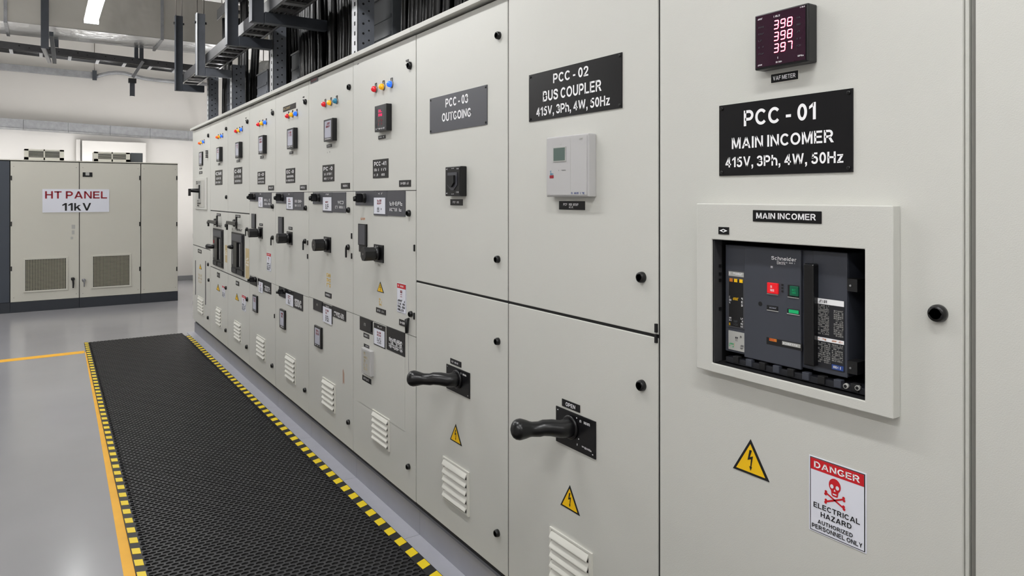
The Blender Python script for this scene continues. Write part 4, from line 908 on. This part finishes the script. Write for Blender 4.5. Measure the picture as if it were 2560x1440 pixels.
def pull(c, u, v0, v1, m, w=.012):
    x, z1 = planeY(u, v0, YH-.03); _, z0 = planeY(u, v1, YH-.03); b = MB(m); zm = z1-.06
    b.tube([(x, YH, zm), (x, YH-.03, zm)], [.024, .02], 12); b.tube([(x-.02, YH-.03, zm+.02), (x, YH-.036, zm), (x+.004, YH-.036, (z0+zm)/2), (x+.002, YH-.03, z0)], [.008, w, w*.9, w*.7], 10); new('door_handle', b, c)
pull(HT[1], 182.5, 687, 720, 'black'); pull(HT[2], 210, 690, 717, 'galv', .008)
for q in ((179, 188, 562, 572, 0, .004), (179.5, 186, 576, 586, 0, .004), (177, 183, 592, 598, 0, .003)): b = MB('breaker_light'); hbox(b, *q); new('key_plate', b, HT[1], bev=.001)
b = MB('black_plate'); hbox(b, 206.7, 231, 430.7, 442, 0, .004); x, z = planeY(219, 433, YH); b.box(x-.025, x+.02, YH-.006, YH, z-.03, z+.01, 'breaker_light'); new('tag_plate', b, HT[2], label='small black tag')
for k in (1, 2, 3):
    for q in range(2):
        for z in (HZ0+.06, HZ1-.08):
            x = HXS[k+1]-.035 if q else HXS[k]+.04
            b = MB('steel'); b.tube([(x, YH, z), (x, YH-.002, z)], .005, 8); new('screw', b, HT[k])
for k, us in ((1, (28.5,)), (2, (349.5,)), (3, (442,))):
    for u in us:
        for v in (445, 560, 672):
            x, z = planeY(u, v, YH); b = MB('black').box(x-.008, x+.006, YH-.008, YH+.002, z-.03, z+.03); new('hinge', b, HT[k])
# sign across the two doors
b = MB('white_plate'); hbox(b, 106, 273, 472.7, 531.5, .0015, .006)
def hmap(u0, u1, v0, v1, t):
    x0, z1 = planeY(u0, v0, YH-t); _, z0 = planeY(u0, v1, YH-t); x1, _ = planeY(u1, v0, YH-t); return lambda a, c: (x0+(x1-x0)*a, YH-t, z0+(z1-z0)*c)
b.text('HT PANEL', hmap(112.7, 267.7, 478, 496.5, .0068), 'dark_red_print', .03); b.text('11kV', hmap(155.7, 228, 507.7, 527, .0068), 'black_print', .03)
tag(new('sign', b), 'white sign reading HT PANEL 11kV across two cabinet doors', 'sign')
# roof vents on the cabinets
def roofvent(u0, u1, v0, v1, label):
    Y = YH+.25; x0, z1 = planeY(u0, v0, Y); x1, _ = planeY(u1, v0, Y); z0 = HZ1+.012
    c = thing('roof_vent', ((x0+x1)/2, Y+.2, z0), label, 'vent'); b = MB('ht_cabinet'); e = .022
    b.box(x0, x1, Y+.02, Y+.4, z0, z1)
    for q in ((x0, x1, z1-e, z1), (x0, x1, z0, z0+.045), (x0, x0+.05, z0, z1), (x1-.05, x1, z0, z1), ((x0+x1)/2-.008, (x0+x1)/2+.008, z0, z1)): b.box(q[0], q[1], Y, Y+.02, q[2], q[3])
    new('housing', b, c); new('dark_back', MB('void').box(x0+.04, x1-.04, Y+.014, Y+.0195, z0+.04, z1-e+.005), c)
    for k in range(5):
        z = z0+.055+k*(z1-e-z0-.05)/5
        for q in ((x0+.05, (x0+x1)/2-.01), ((x0+x1)/2+.01, x1-.05)): new('slat', MB('ht_cabinet').box(q[0], q[1], Y+.002, Y+.012, z, z+.004), c)
roofvent(60, 160, 372, 398, 'small louvred roof vent on top of the left 11kV cabinet'); roofvent(235, 325, 379, 402, 'small louvred roof vent on top of the middle 11kV cabinet')
x0, z1 = planeY(327, 382, YH+.4); x1, _ = planeY(357, 382, YH+.4)
tag(new('roof_box', MB('box_grey').box(x0, x1, YH+.4, YH+.7, HZ1+.012, z1), bev=.004), 'small plain grey box beside the right-hand roof vent', 'box')

# ------------------------------------------------------------------ overhead: duct, light, trays, struts
DY0, DY1 = 9.5, 10.25; DZ0, DZ1 = 3.44, 3.98
c = thing('air_duct', (0, (DY0+DY1)/2, DZ0), 'large dull galvanised air duct crossing below the ceiling', 'duct')
seg = [XL+.01, -1.9, -.35, 1.2, 2.75]
for k in range(4):
    b = MB('duct'); b.box(seg[k], seg[k+1]-.004, DY0, DY1, DZ0, DZ1); new('duct_section', b, c, bev=.006)
    b = MB('galv'); x = seg[k+1]; b.box(x-.018, x+.014, DY0-.022, DY1+.022, DZ0-.022, DZ0-.0005); b.box(x-.018, x+.014, DY0-.022, DY0-.0005, DZ0, DZ1+.02); b.box(x-.018, x+.014, DY0-.022, DY1+.022, DZ1+.0005, DZ1+.022)
    if k < 3: new('flange', b, c)
b = MB('duct_foil'); b.box(seg[0], seg[-1], DY0+.002, DY1-.002, DZ0-.004, DZ0-.0005); new('foil_underside', b, c, label='bright wrinkled foil on the underside')

def batten(x, y0, y1, z, label, group):
    c = thing('batten_light', (x, (y0+y1)/2, z), label, 'lamp', group)
    new('housing', MB('lamp_body').box(x-.045, x+.045, y0, y1, z+.05, z+.085), c, bev=.004)
    b = MB('diffuser'); P = [(.062*math.cos(t), -.042*math.sin(t)) for t in [k*math.pi/8 for k in range(9)]]
    b.prism([(x+a, z+.05+q) for a, q in P], lambda a, q, t: (a, y0+.012+(y1-y0-.024)*t, q)); new('diffuser', b, c)
    for y in (y0, y1-.012): new('end_cap', MB('lamp_body').box(x-.064, x+.064, y, y+.0115, z+.006, z+.05), c)
    for y in (y0+.2, y1-.2): new('suspension_rod', MB('steel').tube([(x, y, z+.085), (x, y, ZC)], .004, 6), c)
xb_, yb_ = .40, 8.30
for k in range(5):
    batten(.40, 8.30-1.25-k*2.5, 8.30-k*2.5, 3.26, 'bright white batten light hanging in front of the air duct' if k == 0 else 'white batten light hanging over the aisle, out of the photo', None if k == 0 else 'battens over the aisle')
for y_ in (9.35, 7.75, 1.2, -.6): batten(-1.5, y_-1.25, y_, 3.26, 'white batten light added unseen over the open floor as fill', 'added fill battens over the open floor')  # added out of view as fill light for the room and cubicle fronts
for x_ in (-1.1, .35, 1.8): batten(x_, 10.34, 10.98, 3.64, 'short white batten light added unseen behind the duct as fill', 'added fill battens behind the duct')  # added out of sight to lift the dark floor below the duct
# added fill tubes brightening the lower back wall, hidden by the far cabinets
for k, (x, y0, y1, z) in enumerate([(-.9, 12.4, 13.6, 1.80), (.75, 12.4, 13.6, 1.80), (2.45, 11.7, 12.9, 2.05), (2.6, 12.1, 13.3, 1.2)]):
    c = thing('fill_tube', (x, (y0+y1)/2, z), 'bare tube light added unseen behind the 11kV cabinets to brighten the back wall', 'lamp', 'added fill tubes behind the far cabinets')
    new('tube', MB('diffuser').tube([(x, y0, z), (x, y1, z)], .026, 12), c); new('housing', MB('lamp_body').box(x-.03, x+.03, y0, y1, z-.09, z-.04), c)
    for y in (y0-.0125, y1+.0005): new('end_cap', MB('lamp_body').box(x-.028, x+.028, y, y+.012, z-.09, z+.028), c)
    new('arm', MB('strut_dark').box(x-.02, x+.02, y1+.013, YB, z-.08, z-.04), c)

# tray and post run above the switchgear
def hangers():
    L = ['leftmost, farthest dark U-shaped strut hanger beside the first post', 'second dark strut hanger from the far end, hung on thin rods', 'dark tall strut hanger carrying the tray above the fourth far cubicle', 'dark strut hanger and arm nearest the top edge over the stickered cubicle', 'nearest strut hanger above the switchgear, mostly out of the photo']
    for k, (Y, x0, x1, z, top) in enumerate([(8.12, 1.185, 1.43, 2.665, 3.42), (6.86, 1.18, 1.44, 2.645, 3.17), (5.46, 1.155, 1.44, 2.665, 4.34), (4.75, 1.16, 1.62, 2.69, 4.34), (3.73, 1.16, 1.44, 2.69, 4.34)]):
        w = .075 if k in (0, 1) else .085
        c = thing('strut_hanger', (x0, Y, z-.03), L[k], 'support'); m = 'strut_mid' if k == 1 else 'strut_dark'
        b = MB(m); b.box(x0-w/2, x0+w/2, Y-.006, Y+.04, z-.035, top); b.box(x0-w/2, x0-w/2+.006, Y-.04, Y-.006, z-.035, top, 'galv_light' if k == 1 else m); new('drop_strut', b, c, bev=.001)
        b = MB(m); b.box(x0+w/2+.0005, x1, Y-.03, Y+.03, z-.035, z+.035); new('arm', b, c, bev=.002)
        if k != 4 and top < 4:
            for s in (-1, 1): new('threaded_rod', MB('steel').tube([(x0+s*.028, Y+.01, top-.05), (x0+s*.028, Y+.01, ZC)], .005, 6), c)
            b = MB('black'); b.tube([(x0-w/2-.014, Y+.01, top-.08), (x0+w/2+.014, Y+.01, top-.08)], .012, 6); new('bolt', b, c)
hangers()
PL = ['perforated strut post standing on the farthest cubicle', 'pale perforated strut post on the third farthest cubicle', 'perforated strut post on the switchgear roof left of the black cables', 'nearest tall perforated strut post on the switchgear roof']
for k, (Y, w, top) in enumerate([(7.98, .10, 2.86), (6.86, .115, 2.74), (5.46, .10, 2.82), (3.73, .10, 3.35)]):
    x = 1.45; z0 = ZTOP; c = thing('strut_post', (x, Y, z0), PL[k], 'support'); m = 'strut_mid'
    b = MB(m); b.box(x, x+w, Y, Y+.006, z0, top); b.box(x, x+.005, Y, Y+.085, z0, top, 'galv_light'); b.box(x+w-.005, x+w, Y+.006, Y+.05, z0, top); new('channel', b, c, bev=.0008)
    hb = MB('hole'); z = z0+.05
    while z < top-.03:
        hb.tube([(x+w*.35, Y+.001, z), (x+w*.35, Y-.0012, z)], .007, 8); hb.tube([(x+w*.68, Y+.001, z+.02), (x+w*.68, Y-.0012, z+.02)], .0055, 8); hb.box(x-.0012, x+.001, Y+.03, Y+.045, z-.008, z+.014); z += .055
    o = new('perforations', hb, c); o['kind'] = 'stuff'
    new('foot_plate', MB('galv').box(x-.012, x+w+.01, Y-.01, Y+.09, z0, z0+.0055), c) if 0 else None
# ladder tray along the row
c = thing('cable_tray', (1.27, 4, 2.71), 'metal ladder cable tray running above the switchgear on the strut arms', 'cable tray')
Z0 = 2.727; y0, y1 = -.6, 8.55
for x, s in ((1.228, 1), (1.40, -1)):
    b = MB('tray_dark'); b.box(x-.002, x+.002, y0, y1, Z0, Z0+.085); b.box(min(x, x+s*.018), max(x, x+s*.018), y0, y1, Z0, Z0+.003, 'tray_bright'); b.box(min(x, x+s*.018), max(x, x+s*.018), y0, y1, Z0+.082, Z0+.085, 'tray_bright'); new('side_rail', b, c)
y = y0+.05; k = 0
while y < y1:
    new('rung', MB('tray_bright' if k % 4 else 'tray_dark').box(1.2305, 1.3975, y, y+.06, Z0+.006, Z0+.022), c); y += .2; k += 1
for k in range(5):
    x = 1.252+k*.032; r_ = .012
    pts = [(x+.003*math.sin(j*1.3), y0+.1+j*.6, Z0+.022+r_+.0015) for j in range(int((y1-y0-.3)/.6)+1)]
    tag(new('power_cable', MB('cable').tube(pts, r_, 8)), 'black cable lying in the metal ladder tray above the switchgear', 'cable', 'cables lying in the overhead tray')
# upper wide tray added to block the bright ceiling, drop cables hang from it
c = thing('cable_tray', (1.85, 3, 3.5), 'wide dark cable tray added high behind the posts to block the bright ceiling, cables drop from it', 'cable tray')
for x in (1.56, 2.2): new('side_rail', MB('tray_dark').box(x-.003, x+.003, -.9, 8.1, 3.42, 3.53), c)
for k in range(21): new('rung', MB('tray_dark').box(1.5635, 2.1965, -.75+k*.42, -.69+k*.42, 3.425, 3.45), c)
b = MB('steel'); 
for x in (1.56, 2.2):
    for y in (-.5, 1.7, 3.9, 5.9, 7.9): b.tube([(x+.008, y, 3.45), (x+.008, y, ZC)], .005, 6)
new('threaded_rod', b, c)
rnd = random.Random(5); n = 0
for (ya, yb_) in [(1.6, 3.52), (4.0, 5.28), (5.66, 6.09), (6.99, 7.2), (7.79, 7.93)]:  # farthest runs are added to darken the bright wall gap around the pipe
    for q, x in enumerate((1.60, 1.72, 1.84, 1.96) if ya < 6.2 else (1.61, 1.72)):
        y = ya + q*.03
        while y < yb_:
            r_ = rnd.choice((.016, .022, .028, .032)); y += r_
            if not (4.66 < y < 4.84 and x < 1.73) and not (3.68 < y < 3.87 and x < 1.62):
                P = []; jx = rnd.uniform(-.018, .018) if x > 1.61 else rnd.uniform(-.004, .02); bow = rnd.uniform(-.006, .006)
                for j in range(9):
                    t = j/8; P.append((x+jx+.022*math.sin(t*3.1+y*2.2+q)*(q > 0)+bow*math.sin(t*6), y+.03*math.sin(t*3.3+y*1.1+q)*math.sin(t*math.pi), ZTOP+t*(3.41-ZTOP)))
                o = new('power_cable', MB('cable').tube(P, r_, 10)); g_ = 0 if y < 3.6 else 1 if y < 5.4 else 2 if y < 6.5 else 3; tag(o, ('thick black cable dropping to the switchgear roof, right of the nearest strut post', 'thick black cable dropping to the switchgear roof, just left of the nearest strut post', 'thick black cable dropping to the switchgear roof, left of the dark metal box', 'thick black cable added to darken the bright gap between the two farthest strut posts')[g_], 'cable', ('black cables right of the nearest post', 'black cables left of the nearest post', 'black cables left of the dark box', 'black cables added to darken the gap between the two farthest posts')[g_]); n += 1
            y += r_ + rnd.choice((.008, .012, .02, .04))
# gland boxes and casings standing on the roof
for (x0, x1, ya, yb_, zt_, m, lab) in [(1.62, 1.86, 3.64, 3.93, 2.66, 'box_grey', 'dark grey ribbed metal box just right of the nearest strut post'), (1.62, 1.86, 5.37, 5.56, 2.62, 'box_grey', 'dark grey metal box between groups of black cables'),
                                 (1.60, 1.8, 6.2, 6.55, 2.60, 'strut_mid', 'blue-grey metal casing behind the pale strut post'), (1.58, 1.74, 7.3, 7.7, 2.74, 'strut_dark', 'dark metal casing between the two farthest strut posts')]:
    c = thing('metal_casing', ((x0+x1)/2, (ya+yb_)/2, ZTOP-.02), lab, 'box'); new('body', MB(m).box(x0, x1, ya, yb_, ZTOP-.0008, zt_), c, bev=.003)
    new('lid', MB('galv').box(x0-.006, x1+.006, ya-.006, yb_+.006, zt_+.0005, zt_+.012), c)
    for k in range(3): z = ZTOP+.06+k*(zt_-ZTOP-.1)/3; new('rib', MB(m).box(x0-.006, x0-.0003, ya+.01, yb_-.01, z, z+.02), c); 
# insulated pipe
b = MB('foil'); P = [(1.92+.01*math.sin(k*1.7), 6.3+k*.2, 2.83+.012*math.cos(k*2.1)) for k in range(13)]; b.tube(P, [.078+.006*math.sin(k*2.3) for k in range(13)], 16)
c = thing('insulated_pipe', (1.92, 7.5, 2.83), 'crumpled silver foil-wrapped pipe behind the far strut posts', 'pipe'); new('foil_wrap', b, c)
for y in (6.6, 7.6, 8.5):
    b = MB('steel'); b.tube([(1.92, y, 2.9), (1.92, y, ZC)], .005, 6); new('suspension_rod', b, c)

# ------------------------------------------------------------------ far wall services
def px(u, v, Y): x, z = planeY(u, v, Y); return (x, Y, z)
# galvanised trunking low on the back wall
c_ = px(-60, 290, YB-.16); e_ = px(560, 334, YB-.16); Yt = YB-.16
c = thing('cable_trunking', ((c_[0]+e_[0])/2, YB-.08, 2.6), 'galvanised steel trunking along the back wall just above the 11kV cabinets', 'trunking')
zA, zB = c_[2], e_[2]; N = 6
for k in range(N):
    xa, xb = c_[0]+(e_[0]-c_[0])*k/N, c_[0]+(e_[0]-c_[0])*(k+1)/N-.004; z1, z2 = zA+(zB-zA)*k/N, zA+(zB-zA)*(k+1)/N; h_ = .165
    b = MB('galv'); b.add([(xa,Yt,z1-h_),(xb,Yt,z2-h_),(xb,YB-.001,z2-h_),(xa,YB-.001,z1-h_),(xa,Yt,z1),(xb,Yt,z2),(xb,YB-.001,z2),(xa,YB-.001,z1)], [(0,3,2,1),(4,5,6,7),(0,1,5,4),(1,2,6,5),(2,3,7,6),(3,0,4,7)]); new('trunking_section', b, c)
    b = MB('tray_bright'); b.bar((xa, Yt-.006, z1-h_+.008), (xb, Yt-.006, z2-h_+.008), .01, .022); new('bottom_lip', b, c)
# upper flat strip and the sagging cable
p0, p1 = px(-60, 160, YB-.08), px(236, 188, YB-.08)
c = thing('cable_trunking', ((p0[0]+p1[0])/2, YB-.04, 3.5), 'narrow galvanised strip high on the back wall, left of the sagging cable', 'trunking')
b = MB('galv'); b.bar((p0[0], YB-.04, p0[2]), (p1[0], YB-.04, p1[2]), .078, .105); new('strip', b, c, bev=.003)
P = [px(u, v, YB-.06) for u, v in ((238, 192), (255, 187), (272, 183), (290, 181.5), (312, 183), (335, 190), (365, 197), (410, 202), (447, 205), (520, 211))]
tag(new('conduit', MB('galv').tube(P, .032, 10)), 'grey conduit humping upward along the back wall beside the narrow strip', 'conduit')
P = [px(u, v, YB-.03) for u, v in ((236, 96), (236, 176))]; c = thing('wall_bracket', px(236, 200, YB-.05), 'thin rod and small clamp where the narrow strip ends', 'bracket')
new('rod', MB('steel').tube(P, .006, 6), c); a_, b_ = px(231, 176, YB-.1), px(242, 201, YB-.1)
new('clamp', MB('strut_dark').box(a_[0], b_[0], YB-.12, YB-.085, b_[2], a_[2]), c, bev=.002)
# ladder tray below the duct
Y0 = 10.3; W = .3; a_ = px(-70, 93, Y0); b_ = px(560, 172, Y0)
c = thing('cable_tray', ((a_[0]+b_[0])/2, Y0+.15, a_[2]-.1), 'dark perforated ladder tray hanging under the air duct', 'cable tray')
def lz(x): return a_[2]+(b_[2]-a_[2])*(x-a_[0])/(b_[0]-a_[0])
for yy_ in (Y0, Y0+W):
    b = MB('tray_dark'); b.bar((a_[0], yy_, a_[2]-.042), (b_[0], yy_, b_[2]-.042), .006, .084); new('side_rail', b, c)
x = a_[0]+.05; hb = MB('hole'); k = 0
while x < b_[0]:
    new('rung', MB('galv_light').box(x, x+.035, Y0+.004, Y0+W-.004, lz(x)-.094, lz(x)-.085), c)
    hb.tube([(x+.1, Y0-.002, lz(x)-.035), (x+.1, Y0-.0045, lz(x)-.035)], .008, 8); hb.tube([(x+.2, Y0-.002, lz(x)-.05), (x+.2, Y0-.0045, lz(x)-.05)], .006, 8); x += .3; k += 1
o = new('perforations', hb, c); o['kind'] = 'stuff'
for k in range(3):
    yy_ = Y0+.06+k*.07; tag(new('power_cable', MB('cable').tube([(a_[0]+.1, yy_, a_[2]-.044), (b_[0]-.1, yy_, b_[2]-.044)], .022, 8)), 'black cable lying in the tray under the air duct', 'cable', 'cables in the tray under the duct')
# its hangers
def vstrut(u, v0, v1, Y, w, label, m='strut_dark', foot=None):
    a, b2 = px(u, v0, Y), px(u, v1, Y); c = thing('strut_hanger', (a[0], Y, b2[2]), label, 'support')
    b = MB(m); top = max(a[2], b2[2]); b.box(a[0]-w/2, a[0]+w/2, Y-.006, Y, b2[2], top); b.box(a[0]-w/2, a[0]-w/2+.005, Y, Y+.035, b2[2], top); b.box(a[0]+w/2-.005, a[0]+w/2, Y, Y+.035, b2[2], top); new('channel', b, c)
    return c, a, b2
c, a, b2 = vstrut(112, -140, 121, 9.40, .075, 'dark strut hanger passing in front of the duct at the left')
new('arm', MB('strut_dark').bar((a[0]+.06, 9.40, b2[2]+.17), (a[0]+.10, 10.27, b2[2]-.0), .04, .05), c)
new('arm', MB('galv').bar((a[0]-.02, 9.402, b2[2]+.02), (a[0]+.05, 10.27, b2[2]-.01), .035, .03), c)
vstrut(138, 70, 118, 10.28, .07, 'short dark strut just right of the left duct hanger')
vstrut(341, 100, 146, 10.28, .045, 'left strut of the pair under the middle of the duct'); vstrut(354, 100, 149, 10.28, .045, 'right strut of the pair under the middle of the duct')
c, a, b2 = vstrut(331, 198, 240, 10.30, .055, 'short dark strut hanging lowest below the ladder tray', 'strut_dark')
p = px(350, 160, 10.62); new('brace', MB('galv').bar((p[0], 10.28, p[2]-.02), (a[0], 10.275, a[2]+.02), .03, .035), c)
new('clamp', MB('black').box(a[0]-.045, a[0]+.045, 10.285, 10.345, a[2]-.05, a[2]+.01), c, bev=.002)
